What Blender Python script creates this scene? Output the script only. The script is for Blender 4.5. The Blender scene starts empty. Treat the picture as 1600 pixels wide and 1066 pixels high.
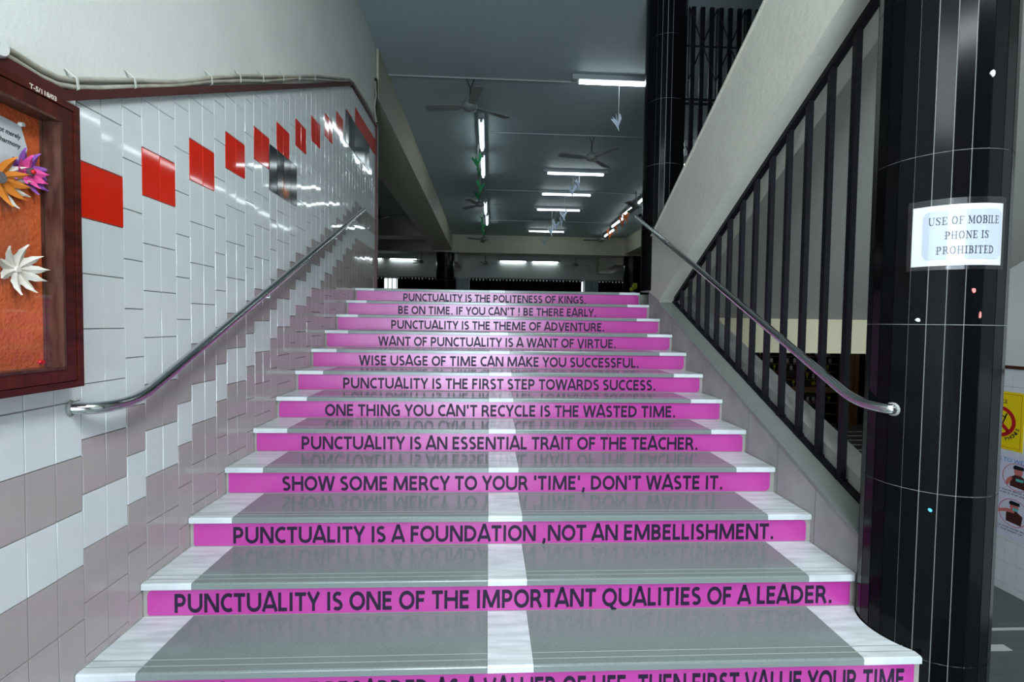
import bpy, math, random
from mathutils import Vector, Matrix
random.seed(7)
SC = bpy.context.scene
COL = SC.collection
PI = math.pi

# ------------------------------------------------------------------ camera
W_ST, CX, Y0, R, D = 3.0114, 0.1173, 1.677, 0.14186, 0.315
XL, XR = CX - W_ST / 2, CX + W_ST / 2
CZ = 1.4948
ZL = 13 * R                      # upper landing
ZG = -0.94                       # lower hall floor
cam_d = bpy.data.cameras.new('camera')
cam_d.sensor_width = 36.0
cam_d.lens = 760.0 / 1600.0 * 36.0
cam_d.clip_start = 0.05
cam = bpy.data.objects.new('camera', cam_d)
COL.objects.link(cam)
right = Vector((0.99867241, -0.04957509, 0.01399062))
down = Vector((0.01219471, -0.03634522, -0.99926489))
fwd = Vector((0.05004713, 0.99810888, -0.03569242))
m = Matrix((right, -down, -fwd)).transposed().to_4x4()
m.translation = Vector((0, 0, CZ))
cam.matrix_world = m
SC.camera = cam

# ------------------------------------------------------------------ world, exposure
SC.view_settings.view_transform = 'Standard'
SC.view_settings.look = 'None'
SC.view_settings.gamma = 1.0
SC.view_settings.use_curve_mapping = False
SC.view_settings.exposure = 0.38
world = bpy.data.worlds.new('world')
SC.world = world
world.use_nodes = True
bg = world.node_tree.nodes['Background']
bg.inputs[0].default_value = (0.84, 0.94, 1.0, 1)
bg.inputs[1].default_value = 1.3
TUBE_POWER = 9.5


def area(name, loc, size, rot, power, col=(1, 1, 1)):
    l = bpy.data.lights.new(name, 'AREA')
    l.shape = 'RECTANGLE'
    l.size, l.size_y = size
    l.energy = power
    l.color = col
    o = bpy.data.objects.new(name, l)
    COL.objects.link(o)
    o.location = loc
    o.rotation_euler = rot
    return o


# unseen area lamps added behind and above the camera to light the stairs
area('entrance_fill', (-0.31, -4.9, 1.4), (2.0, 2.8), (math.radians(90), 0, 0), 300, (0.74, 0.87, 1.0))  # added panel in the opening, standing in for light along the camera axis
for (x, y, p) in ((-0.1, 0.3, 14), (1.25, 0.4, 95), (1.1, -1.2, 60), (-0.5, -3.2, 50), (1.1, -3.2, 60), (3.6, -2.1, 7)):
    area('lobby_fill', (x, y, 4.72), (1.2, 0.6 if p > 10 else 0.12), (0, 0, 0), p, (0.89, 0.97, 1.0))  # added fill lamps; the narrow one stands for a tube mirrored in granite
area('high_side_lamp', (XL + 0.03, -2.0, 4.15), (1.1, 1.2), (0, math.radians(-90), 0), 40, (0.9, 0.97, 1.0))  # area lamp added for the pillar's bright facet; the wall behind is solid


# ------------------------------------------------------------------ helpers
def srgb(r, g, b):
    def f(c):
        c /= 255.0
        return c / 12.92 if c <= 0.04045 else ((c + 0.055) / 1.055) ** 2.4
    return (f(r), f(g), f(b), 1.0)


def mat(name, col, rough=0.5, spec=0.5, metal=0.0, noise=0.0, scale=8.0, detail=4.0, col2=None,
        bump=0.0, bscale=40.0, stretch=None, emit=0.0, coat=0.0):
    mt = bpy.data.materials.new(name)
    mt.use_nodes = True
    nt = mt.node_tree
    b = nt.nodes['Principled BSDF']
    b.inputs['Base Color'].default_value = col
    b.inputs['Roughness'].default_value = rough
    b.inputs['Specular IOR Level'].default_value = spec
    b.inputs['Metallic'].default_value = metal
    b.inputs['Coat Weight'].default_value = coat
    b.inputs['Coat Roughness'].default_value = 0.08
    if emit:
        b.inputs['Emission Color'].default_value = col
        b.inputs['Emission Strength'].default_value = emit
    if noise or bump:
        tc = nt.nodes.new('ShaderNodeTexCoord')
        mp = nt.nodes.new('ShaderNodeMapping')
        if stretch:
            mp.inputs['Scale'].default_value = stretch
        nt.links.new(tc.outputs['Object'], mp.inputs['Vector'])
    if noise:
        n = nt.nodes.new('ShaderNodeTexNoise')
        n.inputs['Scale'].default_value = scale
        n.inputs['Detail'].default_value = detail
        nt.links.new(mp.outputs[0], n.inputs['Vector'])
        r = nt.nodes.new('ShaderNodeValToRGB')
        c2 = col2 or tuple(c * (1 - noise) for c in col[:3]) + (1,)
        r.color_ramp.elements[0].position = 0.35
        r.color_ramp.elements[1].position = 0.65
        r.color_ramp.elements[0].color = c2
        r.color_ramp.elements[1].color = col
        nt.links.new(n.outputs['Fac'], r.inputs['Fac'])
        nt.links.new(r.outputs['Color'], b.inputs['Base Color'])
    if bump:
        n2 = nt.nodes.new('ShaderNodeTexNoise')
        n2.inputs['Scale'].default_value = bscale
        nt.links.new(mp.outputs[0], n2.inputs['Vector'])
        bp = nt.nodes.new('ShaderNodeBump')
        bp.inputs['Strength'].default_value = bump
        bp.inputs['Distance'].default_value = 0.01
        nt.links.new(n2.outputs['Fac'], bp.inputs['Height'])
        nt.links.new(bp.outputs[0], b.inputs['Normal'])
    return mt


class MB:
    """collects faces of several shapes into one mesh"""
    def __init__(s):
        s.v, s.f, s.mi, s.sm = [], [], [], []

    def face(s, pts, mi=0, smooth=False):
        n = len(s.v)
        s.v += [Vector(p) for p in pts]
        s.f.append(tuple(range(n, n + len(pts))))
        s.mi.append(mi)
        s.sm.append(smooth)

    def raw(s, verts, faces, mi=0, smooth=False):
        n = len(s.v)
        s.v += [Vector(p) for p in verts]
        for f in faces:
            s.f.append(tuple(i + n for i in f))
            s.mi.append(mi)
            s.sm.append(smooth)
        return s

    def box(s, x0, x1, y0, y1, z0, z1, mi=0):
        v = [(x0, y0, z0), (x1, y0, z0), (x1, y1, z0), (x0, y1, z0), (x0, y0, z1), (x1, y0, z1), (x1, y1, z1), (x0, y1, z1)]
        return s.raw(v, [(0, 3, 2, 1), (4, 5, 6, 7), (0, 1, 5, 4), (1, 2, 6, 5), (2, 3, 7, 6), (3, 0, 4, 7)], mi)

    def prism(s, poly, axis, a, b, mi=0):
        """poly in the plane across axis; extruded from a to b along axis"""
        def p3(p, t):
            if axis == 'X':
                return (t, p[0], p[1])
            if axis == 'Y':
                return (p[0], t, p[1])
            return (p[0], p[1], t)
        n = len(poly)
        v = [p3(p, a) for p in poly] + [p3(p, b) for p in poly]
        f = [tuple(range(n)), tuple(range(2 * n - 1, n - 1, -1))]
        f += [(i, i + n, (i + 1) % n + n, (i + 1) % n) for i in range(n)]
        return s.raw(v, f, mi)

    def tube(s, path, r, n=10, mi=0, cap=True):
        path = [Vector(p) for p in path]
        rs = r if isinstance(r, (list, tuple)) else [r] * len(path)
        up = None
        rings = []
        for i, p in enumerate(path):
            a = path[max(i - 1, 0)]
            b = path[min(i + 1, len(path) - 1)]
            t = (b - a).normalized()
            if up is None:
                up = Vector((0, 0, 1)) if abs(t.z) < 0.9 else Vector((1, 0, 0))
            up = (up - t * up.dot(t)).normalized()
            sd = t.cross(up)
            rings.append([p + (up * math.cos(2 * PI * k / n) + sd * math.sin(2 * PI * k / n)) * rs[i] for k in range(n)])
        v = [q for rg in rings for q in rg]
        f = []
        for i in range(len(path) - 1):
            for k in range(n):
                k2 = (k + 1) % n
                f.append((i * n + k, i * n + k2, (i + 1) * n + k2, (i + 1) * n + k))
        s.raw(v, f, mi, True)
        if cap:
            s.face(list(reversed(rings[0])), mi)
            s.face(rings[-1], mi)
        return s

    def lathe(s, prof, cx=0, cy=0, n=16, mi=0, smooth=True):
        v, f = [], []
        for r, z in prof:
            for k in range(n):
                a = 2 * PI * k / n
                v.append((cx + r * math.cos(a), cy + r * math.sin(a), z))
        for i in range(len(prof) - 1):
            for k in range(n):
                k2 = (k + 1) % n
                f.append((i * n + k, i * n + k2, (i + 1) * n + k2, (i + 1) * n + k))
        s.raw(v, f, mi, smooth)
        s.face([v[k] for k in range(n - 1, -1, -1)], mi)
        s.face([v[(len(prof) - 1) * n + k] for k in range(n)], mi)
        return s

    def ball(s, c, r, n=10, mi=0, sc=(1, 1, 1)):
        prof = [(max(1e-4, math.sin(PI * i / 6)) * r, -math.cos(PI * i / 6) * r) for i in range(7)]
        v, f = [], []
        for rr, z in prof:
            for k in range(n):
                a = 2 * PI * k / n
                v.append((c[0] + rr * math.cos(a) * sc[0], c[1] + rr * math.sin(a) * sc[1], c[2] + z * sc[2]))
        for i in range(6):
            for k in range(n):
                k2 = (k + 1) % n
                f.append((i * n + k, i * n + k2, (i + 1) * n + k2, (i + 1) * n + k))
        return s.raw(v, f, mi, True)


OFF = {}


def add(name, mb, mats, parent=None, world=True):
    """one mesh object; in world coordinates unless world is False"""
    if not isinstance(mats, (list, tuple)):
        mats = [mats]
    off = Vector((0, 0, 0))
    if parent is not None and world:
        off = OFF.get(parent.name, Vector((0, 0, 0)))
    me = bpy.data.meshes.new(name)
    me.from_pydata([tuple(v - off) for v in mb.v], [], mb.f)
    for mt in mats:
        me.materials.append(mt)
    me.polygons.foreach_set('material_index', mb.mi)
    me.polygons.foreach_set('use_smooth', mb.sm)
    me.update()
    o = bpy.data.objects.new(name, me)
    COL.objects.link(o)
    if parent is not None:
        o.parent = parent
        OFF[o.name] = OFF.get(parent.name, Vector((0, 0, 0))) if world else Vector((0, 0, 0))
    else:
        OFF[o.name] = Vector((0, 0, 0))
    return o


def thing(name, label, cat, loc=(0, 0, 0), group=None):
    o = bpy.data.objects.new(name, None)
    COL.objects.link(o)
    o.empty_display_size = 0.05
    o.location = loc
    OFF[o.name] = Vector(loc)
    return tag(o, label, cat, group)


def tag(o, label, cat, group=None):
    o['label'] = label
    o['category'] = cat
    if group:
        o['group'] = group
    return o


def struct(name, mb, mats):
    o = add(name, mb, mats)
    o['kind'] = 'structure'
    return o


def dup(root, loc, label, rotz=0.0, group=None):
    r = root.copy()
    COL.objects.link(r)
    r.location = loc
    r.rotation_euler = (0, 0, rotz)
    r['label'] = label
    if group:
        r['group'] = group
    OFF[r.name] = Vector(loc)
    for ch in list(root.children):
        c = ch.copy()
        COL.objects.link(c)
        c.parent = r
        for g in ch.children:
            d = g.copy()
            COL.objects.link(d)
            d.parent = c
    return r


_tcache = {}


def text_geo(s, bold=0.0, shear=0.0, spacing=1.0):
    key = (s, bold, shear, spacing)
    if key in _tcache:
        return _tcache[key]
    cu = bpy.data.curves.new('t', 'FONT')
    cu.body = s
    cu.size = 1.0
    cu.offset = bold
    cu.shear = shear
    cu.space_character = spacing
    cu.resolution_u = 3
    o = bpy.data.objects.new('t', cu)
    COL.objects.link(o)
    dg = bpy.context.evaluated_depsgraph_get()
    me = bpy.data.meshes.new_from_object(o.evaluated_get(dg))
    vs = [tuple(v.co) for v in me.vertices]
    fs = [tuple(p.vertices) for p in me.polygons]
    bpy.data.objects.remove(o)
    bpy.data.curves.remove(cu)
    bpy.data.meshes.remove(me)
    _tcache[key] = (vs, fs)
    return vs, fs


CAP = None


def put_text(mb, s, fn, width=None, cap=0.05, u0=0.0, v0=0.0, bold=0.0, shear=0.0, mi=0, spacing=1.0):
    """flat lettering; fn maps (u, v) to a point. width fixes the run of the text, cap the capital height"""
    global CAP
    if CAP is None:
        hv, _ = text_geo('H')
        CAP = max(p[1] for p in hv)
    vs, fs = text_geo(s, bold, shear, spacing)
    x0 = min(p[0] for p in vs)
    x1 = max(p[0] for p in vs)
    sy = cap / CAP
    sx = (width / (x1 - x0)) if width else sy
    mb.raw([fn(u0 + (p[0] - x0) * sx, v0 + p[1] * sy) for p in vs], fs, mi)
    return (x1 - x0) * sx


# ------------------------------------------------------------------ materials
M = {}
M['tile_white'] = mat('tile_white', srgb(214, 219, 220), 0.055, 0.5, noise=0.04, scale=3)
M['tile_beige'] = mat('tile_beige', srgb(172, 164, 162), 0.055, 0.5, noise=0.05, scale=3)
M['tile_red'] = mat('tile_red', srgb(216, 42, 22), 0.055, 0.5, noise=0.08, scale=4)
M['grout'] = mat('grout', srgb(120, 116, 110), 0.9, 0.2)
M['plaster_cream'] = mat('plaster_cream', srgb(212, 214, 209), 0.8, 0.2, noise=0.07, scale=2.5, bump=0.15, bscale=60)
M['plaster_hall'] = mat('plaster_hall', srgb(172, 172, 152), 0.55, 0.3, noise=0.05, scale=1.2)
M['ceiling'] = mat('ceiling_paint', srgb(158, 171, 174), 0.6, 0.3, noise=0.05, scale=0.8)
M['soffit'] = mat('soffit_paint', srgb(164, 163, 156), 0.8, 0.2, noise=0.06, scale=1.5)
M['beam'] = mat('beam_paint', srgb(198, 196, 184), 0.75, 0.2, noise=0.06, scale=3, bump=0.25, bscale=25)
M['cream_slab'] = mat('cream_slab', srgb(226, 218, 186), 0.7, 0.2, noise=0.04, scale=2)
M['stone'] = mat('stringer_stone', srgb(156, 156, 153), 0.6, 0.3, noise=0.24, scale=4, detail=9, bump=0.08, bscale=80)
M['granite'] = mat('granite_grey', srgb(122, 132, 129), 0.17, 0.5, noise=0.22, scale=260, detail=2)
M['granite_edge'] = mat('granite_edge', srgb(166, 176, 170), 0.5, 0.4)
M['coping'] = mat('coping_granite', srgb(122, 128, 123), 0.35, 0.45, noise=0.16, scale=200, detail=2)
M['marble'] = mat('marble_white', srgb(206, 212, 214), 0.25, 0.5, noise=0.3, scale=3.5, detail=9, stretch=(1.4, 9, 1), col2=srgb(180, 186, 188))
M['groove'] = mat('groove_dark', srgb(110, 112, 112), 0.8, 0.2)
M['concrete'] = mat('concrete', srgb(150, 146, 140), 0.85, 0.2, noise=0.15, scale=6)
M['putty'] = mat('putty', srgb(150, 150, 146), 0.8, 0.2, noise=0.2, scale=30)
M['black_granite'] = mat('black_granite', srgb(9, 11, 13), 0.13, 0.13, noise=0.6, scale=320, detail=2, col2=srgb(4, 6, 7))
M['pale_grout'] = mat('pale_grout', srgb(168, 172, 172), 0.8, 0.2)
M['iron'] = mat('black_iron', srgb(9, 10, 15), 0.42, 0.2, noise=0.3, scale=60, col2=srgb(18, 19, 25))
M['steel'] = mat('steel', srgb(205, 208, 210), 0.16, 0.5, metal=1.0, noise=0.12, scale=20, stretch=(1, 12, 12))
M['wood'] = mat('red_brown_wood', srgb(78, 26, 16), 0.3, 0.45, noise=0.45, scale=9, detail=5, stretch=(1, 1, 6), col2=srgb(50, 16, 12))
M['wood_h'] = mat('red_brown_wood_rail', srgb(84, 28, 17), 0.3, 0.45, noise=0.45, scale=9, detail=5, stretch=(1, 6, 1), col2=srgb(52, 17, 12))
M['moulding'] = mat('moulding', srgb(88, 58, 48), 0.35, 0.5, noise=0.4, scale=14, stretch=(4, 4, 0.6), col2=srgb(56, 28, 22))
M['trim'] = mat('maroon_trim', srgb(74, 30, 26), 0.35, 0.45, noise=0.25, scale=12)
M['felt'] = mat('orange_felt', srgb(204, 98, 54), 0.95, 0.1, noise=0.3, scale=7, detail=8, bump=0.4, bscale=90)
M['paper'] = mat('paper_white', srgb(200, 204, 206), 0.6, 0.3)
M['paper_grey'] = mat('paper_print_grey', srgb(170, 178, 188), 0.6, 0.3)
M['paper_beige'] = mat('paper_offwhite', srgb(222, 216, 204), 0.7, 0.2, noise=0.06, scale=30)
M['paper_orange'] = mat('paper_orange', srgb(200, 118, 40), 0.7, 0.2)
M['paper_purple'] = mat('paper_purple', srgb(142, 84, 168), 0.7, 0.2)
M['paper_pink'] = mat('paper_pink', srgb(232, 84, 158), 0.7, 0.2)
M['red_plastic'] = mat('red_plastic', srgb(190, 24, 28), 0.3, 0.5)
M['white_plastic'] = mat('white_plastic', srgb(216, 218, 214), 0.4, 0.5)
M['grey_glitter'] = mat('grey_glitter', srgb(120, 118, 120), 0.4, 0.5, noise=0.6, scale=300)
M['ink'] = mat('ink', srgb(30, 28, 40), 0.5, 0.4)
M['sticker_ink'] = mat('sticker_ink', srgb(36, 27, 48), 0.45, 0.2)
M['chalk'] = mat('chalk_paint', srgb(214, 200, 190), 0.8, 0.2)
M['sticker'] = mat('pink_vinyl', srgb(176, 56, 144), 0.28, 0.85, noise=0.08, scale=3, detail=3)
M['conduit'] = mat('conduit_pvc', srgb(160, 157, 143), 0.6, 0.3, noise=0.35, scale=18, stretch=(1, 0.4, 1))
M['strap'] = mat('strap_metal', srgb(196, 196, 188), 0.5, 0.4)
M['tube'] = mat('tube_light', (0.86, 0.97, 1.0, 1), 0.4, 0.2, emit=TUBE_POWER)
M['housing'] = mat('lamp_housing', srgb(150, 158, 160), 0.5, 0.3)
M['fan'] = mat('fan_enamel', srgb(118, 120, 116), 0.4, 0.4)
M['fan_dark'] = mat('fan_bracket', srgb(56, 54, 52), 0.5, 0.4)
M['curtain'] = mat('black_curtain', srgb(15, 15, 17), 0.9, 0.1, noise=0.3, scale=12)
M['bird_white'] = mat('bird_paper_white', srgb(206, 220, 238), 0.7, 0.2)
M['bird_blue'] = mat('bird_paper_blue', srgb(150, 164, 184), 0.7, 0.2)
M['bird_green'] = mat('bird_paper_green', srgb(34, 112, 70), 0.7, 0.2)
M['bird_orange'] = mat('bird_paper_orange', srgb(226, 116, 58), 0.7, 0.2)
M['string'] = mat('string', srgb(200, 204, 204), 0.8, 0.2)
M['cabinet'] = mat('cabinet_wood', srgb(86, 58, 28), 0.5, 0.3, noise=0.3, scale=5, stretch=(1, 1, 6))
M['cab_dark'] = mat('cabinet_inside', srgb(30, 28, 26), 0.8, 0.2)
M['gold'] = mat('trophy_gold', srgb(190, 176, 60), 0.3, 0.5, metal=0.8)
M['silver'] = mat('trophy_silver', srgb(170, 172, 172), 0.3, 0.5, metal=0.8)
M['floor_dark'] = mat('lower_floor', srgb(86, 94, 92), 0.25, 0.5, noise=0.15, scale=3, stretch=(0.3, 6, 1))
M['inlay'] = mat('floor_inlay', srgb(196, 200, 196), 0.35, 0.4)
M['floor_hall'] = mat('hall_floor', srgb(186, 188, 182), 0.3, 0.5, noise=0.12, scale=30)
M['yellow'] = mat('sign_yellow', srgb(236, 206, 20), 0.5, 0.4)
M['sign_red'] = mat('sign_red', srgb(178, 24, 34), 0.5, 0.4)
M['poster_white'] = mat('poster_white', srgb(206, 204, 222), 0.5, 0.4)
M['poster_blue'] = mat('poster_blue', srgb(96, 148, 206), 0.5, 0.4)
M['skin_print'] = mat('print_skin', srgb(196, 110, 104), 0.6, 0.3)
M['brown_print'] = mat('print_brown', srgb(70, 34, 34), 0.6, 0.3)
M['hair_print'] = mat('print_hair', srgb(26, 28, 40), 0.6, 0.3)
M['teal_print'] = mat('print_teal', srgb(90, 180, 176), 0.6, 0.3)
M['blue_scrap'] = mat('blue_scrap', srgb(90, 190, 230), 0.6, 0.3)
M['pink_scrap'] = mat('pink_scrap', srgb(230, 130, 124), 0.6, 0.3)
M['vase'] = mat('vase_blue', srgb(110, 140, 170), 0.4, 0.4)
M['flower_yellow'] = mat('flower_yellow', srgb(190, 190, 60), 0.7, 0.2, noise=0.4, scale=40)
M['green_decor'] = mat('green_decor', srgb(130, 140, 60), 0.7, 0.2)
M['socket'] = mat('black_plastic', srgb(20, 20, 20), 0.5, 0.3)


def glass_mat(name, alpha=0.06, rough=0.02, col=(1, 1, 1, 1)):
    mt = bpy.data.materials.new(name)
    mt.use_nodes = True
    nt = mt.node_tree
    for n in list(nt.nodes):
        nt.nodes.remove(n)
    out = nt.nodes.new('ShaderNodeOutputMaterial')
    tr = nt.nodes.new('ShaderNodeBsdfTransparent')
    gl = nt.nodes.new('ShaderNodeBsdfGlossy')
    gl.inputs['Roughness'].default_value = rough
    gl.inputs['Color'].default_value = col
    mx = nt.nodes.new('ShaderNodeMixShader')
    mx.inputs[0].default_value = alpha
    nt.links.new(tr.outputs[0], mx.inputs[1])
    nt.links.new(gl.outputs[0], mx.inputs[2])
    nt.links.new(mx.outputs[0], out.inputs[0])
    return mt


M['glass'] = glass_mat('board_glass', 0.04)
M['clear_tape'] = glass_mat('clear_tape', 0.06, 0.25)


def ember_mat():
    mt = mat('ember_picture', srgb(16, 20, 28), 0.1, 0.6)
    nt = mt.node_tree
    b = nt.nodes['Principled BSDF']
    tc = nt.nodes.new('ShaderNodeTexCoord')
    n = nt.nodes.new('ShaderNodeTexNoise')
    n.inputs['Scale'].default_value = 9
    n.inputs['Detail'].default_value = 8
    nt.links.new(tc.outputs['Object'], n.inputs['Vector'])
    g = nt.nodes.new('ShaderNodeTexGradient')
    g.gradient_type = 'SPHERICAL'
    mp = nt.nodes.new('ShaderNodeMapping')
    mp.inputs['Location'].default_value = (9.7, -24.4, -16.7)
    mp.inputs['Scale'].default_value = (7, 7.2, 7.0)
    nt.links.new(tc.outputs['Object'], mp.inputs['Vector'])
    nt.links.new(mp.outputs[0], g.inputs['Vector'])
    mu = nt.nodes.new('ShaderNodeMath')
    mu.operation = 'MULTIPLY'
    nt.links.new(g.outputs['Fac'], mu.inputs[0])
    nt.links.new(n.outputs['Fac'], mu.inputs[1])
    r = nt.nodes.new('ShaderNodeValToRGB')
    r.color_ramp.elements[0].position = 0.08
    r.color_ramp.elements[0].color = srgb(16, 20, 28)
    r.color_ramp.elements[1].position = 0.5
    r.color_ramp.elements[1].color = srgb(196, 110, 60)
    e = r.color_ramp.elements.new(0.25)
    e.color = srgb(74, 44, 44)
    nt.links.new(mu.outputs[0], r.inputs['Fac'])
    nt.links.new(r.outputs['Color'], b.inputs['Base Color'])
    return mt


M['ember'] = ember_mat()

# ------------------------------------------------------------------ the shell
# trim line on the left wall: (Y, z of its lower edge)
TRIM = [(-5.0, 2.19), (1.66, 2.19), (4.99, 3.834), (6.03, 3.845)]


def trim_z(y):
    for (a, za), (b, zb) in zip(TRIM, TRIM[1:]):
        if y <= b:
            return za + (zb - za) * (y - a) / (b - a)
    return TRIM[-1][1]


def build_left_wall():
    mb = MB()
    # grout bed and plaster above, one solid wall
    mb.prism([(-5.0, ZG), (6.03, ZG), (6.03, 3.845), (4.99, 3.834), (1.66, 2.19), (-5.0, 2.19)], 'X', XL - 0.2, XL, 3)
    mb.prism([(-5.0, 2.192), (1.66, 2.192), (4.99, 3.836), (6.03, 3.847), (6.03, 4.8), (-5.0, 4.8)], 'X', XL - 0.2, XL + 0.004, 4)
    cw, th, g = 0.1035, 0.1905, 0.0011
    c0 = -46
    for c in range(c0, 42):
        ya = 1.7245 + cw * c
        yb = ya + cw
        if ya > 6.02:
            break
        yb = min(yb, 6.03)
        i, k = divmod(c, 3)
        single = k == 2
        if c < 0:
            T, red = 1.021, False
        elif i >= 11:
            T, red = 1.075 + 0.1515 * 11, True
        else:
            T, red = 1.075 + 0.1515 * i + (0.0757 if single else 0.0), not single
        n0 = int(math.floor((T - (-0.2)) / th)) + 1
        z = T - n0 * th
        row = -n0
        lim = max(trim_z(ya), trim_z(yb))
        while z < lim:
            za, zb = max(z, -0.2), z + th
            if row == -1:
                mi = 1
            elif row == -2:
                mi = 0
            elif row < -2:
                mi = 1
            elif row == 4 and red:
                mi = 2
            else:
                mi = 0
            t1 = min(zb, trim_z(ya + g))
            t2 = min(zb, trim_z(yb - g))
            if t2 - za > 0.012 and t1 - za <= 0.006:
                yc = ya + (yb - ya) * (za - trim_z(ya)) / max(1e-6, trim_z(yb) - trim_z(ya))
                x = XL + 0.004
                mb.face([(x, max(ya, yc) + g, za + g), (x, yb - g, za + g), (x, yb - g, t2 - g)], mi)
            elif t1 - za > 0.006 and t2 - za > 0.006:
                e = 0.0014
                tx = random.gauss(0, 0.00022)
                tz = random.gauss(0, 0.0003)
                x = XL + 0.004
                o = [(XL, ya + g, za + g), (XL, yb - g, za + g), (XL, yb - g, t2 - g), (XL, ya + g, t1 - g)]
                q = [(x - tx - tz, ya + g + e, za + g + e), (x + tx - tz, yb - g - e, za + g + e),
                     (x + tx + tz, yb - g - e, t2 - g - e), (x - tx + tz, ya + g + e, t1 - g - e)]
                mb.face(q, mi)
                for a in range(4):
                    b = (a + 1) % 4
                    mb.face([o[a], o[b], q[b], q[a]], mi)
            z += th
            row += 1
    struct('wall_left', mb, [M['tile_white'], M['tile_beige'], M['tile_red'], M['grout'], M['plaster_cream']])


build_left_wall()

mb = MB()   # maroon timber strip capping the tiles
for (a, za), (b, zb) in zip(TRIM, TRIM[1:]):
    mb.prism([(a, za), (b, zb), (b, zb + 0.036), (a, za + 0.036)], 'X', XL + 0.001, XL + 0.024)
struct('trim_1', mb, M['trim'])
mb = MB()   # dark jamb at the end of the tiled wall
mb.box(XL - 0.2, XL + 0.03, 6.03, 6.085, ZL, 3.88)
struct('trim_2', mb, M['trim'])

mb = MB()   # hall and stairwell ceiling
mb.box(-8, 9, -5.2, 22.4, 4.8, 5.0)
struct('ceiling', mb, M['ceiling'])

mb = MB()   # lower lobby landing, upper hall slab, lower hall floor
mb.box(XL - 0.2, 1.93, -5, Y0 - 0.98, ZG, 0.0, 0)
mb.box(XL - 0.2, 1.6, Y0 - 1.0, Y0 - D + 0.02, ZG, 0.0, 0)
mb.box(-8, XL - 0.2, 6.03, 22.4, 1.55, ZL, 1)
mb.box(XL - 0.2, 1.99, Y0 + 11 * D + D, 22.4, 1.55, ZL, 1)
mb.box(1.99, 9, 5.2, 22.4, 1.215, ZL, 2)
mb.box(1.99, 9, 5.23, 22.4, ZL, ZL + 0.004, 1)
mb.box(1.93, 9.6, -5, 12.2, ZG - 0.1, ZG, 3)
for (x0, x1, ya, yb) in ((2.2, 4.85, 3.66, 3.69), (3.0, 4.02, 3.42, 3.49), (2.4, 3.72, 3.02, 3.09)):
    mb.box(x0, x1, ya, yb, ZG, ZG + 0.003, 4)
for k in range(9):
    mb.box(6.2, 9.0, 7.6 + 0.42 * k, 7.64 + 0.42 * k, ZG, ZG + 0.003, 4)
struct('floor', mb, [M['granite'], M['floor_hall'], M['cream_slab'], M['floor_dark'], M['inlay']])

mb = MB()   # right wall of the lower hall: tiles to 1.15 m, cream plaster over them
XW = 4.86
mb.box(XW, XW + 0.15, -5, 5.2, ZG, 1.14, 2)
mb.box(XW - 0.004, XW + 0.15, -5, 5.2, 1.16, 4.8, 1)
for c in range(0, 79):
    ya = -3 + 0.1035 * c
    z = ZG
    hs = [0.07] + [0.205] * 10
    for h in hs:
        zb = min(z + h, 1.14)
        if zb - z > 0.02:
            mb.box(XW - 0.004, XW, ya + 0.0012, min(ya + 0.1023, 5.2), z + 0.0012, zb - 0.0012, 0)
        z += h
struct('wall_right', mb, [M['tile_white'], M['plaster_cream'], M['grout']])
mb = MB()
mb.box(XW - 0.02, XW, -5, 5.2, 1.14, 1.17)
struct('trim_3', mb, M['trim'])

mb = MB()   # hall perimeter, the lower rooms' back walls
mb.box(-8.2, -8, 6.03, 22.4, 1.5, 4.8)
mb.box(9, 9.2, 5.2, 22.4, 1.3, 4.8)
mb.box(-8, XL - 0.2, 5.9, 6.03, 1.5, 4.8)
mb.box(XW + 0.15, 9, 5.2, 5.35, ZL, 4.8)
struct('wall_side', mb, M['plaster_hall'])
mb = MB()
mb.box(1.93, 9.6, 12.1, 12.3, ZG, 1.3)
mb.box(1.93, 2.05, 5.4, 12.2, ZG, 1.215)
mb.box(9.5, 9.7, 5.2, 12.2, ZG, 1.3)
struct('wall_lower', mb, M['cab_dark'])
mb = MB()   # unseen wall behind the camera, its opening narrowed for the pillar's reflections
mb.box(XL - 0.2, -1.36, -5.2, -5, ZG, 4.8)
mb.box(-1.36, 0.7, -5.2, -5, 2.8, 4.8)
mb.box(-1.36, 0.7, -5.2, -5, ZG, 0)
mb.box(0.7, XW + 0.15, -5.2, -5, ZG, 4.8, 1)  # dark wood added so the pillar facet mirrors a dark surface
struct('wall_front', mb, [M['plaster_cream'], M['wood']])

# end wall of the hall with its window openings
mb = MB()
mb.box(-8, 9, 22.2, 22.4, 3.5, 4.8)
mb.box(-8, 9, 22.2, 22.4, 1.5, 2.5)
for x in (-8, -1.5, 4.37, 8.6):
    mb.box(x, x + 0.65, 22.2, 22.4, 2.5, 3.5)
struct('wall_back', mb, M['plaster_cream'])
for i, (xa, xb) in enumerate(((-7.35, -1.5), (-0.85, 4.37), (5.02, 8.6))):
    mb = MB()
    n = int(round((xb - xa) / 0.19))
    for k in range(n + 1):
        x = xa + (xb - xa) * k / n
        mb.box(x - 0.018, x + 0.018, 22.24, 22.28, 2.5, 3.5)
    mb.box(xa, xb, 22.24, 22.28, 3.46, 3.5)
    mb.box(xa, xb, 22.24, 22.28, 2.5, 2.54)
    struct('window_%d' % (i + 1), mb, M['white_plastic'])
mb = MB()   # two piers standing against the end wall, each with a joint down the middle
for xa in (-1.5, 4.375):
    mb.box(xa, xa + 0.31, 21.95, 22.2, ZL, 3.5)
    mb.box(xa + 0.335, xa + 0.645, 21.95, 22.2, ZL, 3.5)
    mb.box(xa + 0.3, xa + 0.345, 22.0, 22.2, ZL, 3.5)
struct('wall_piers', mb, M['ceiling'])

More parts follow.
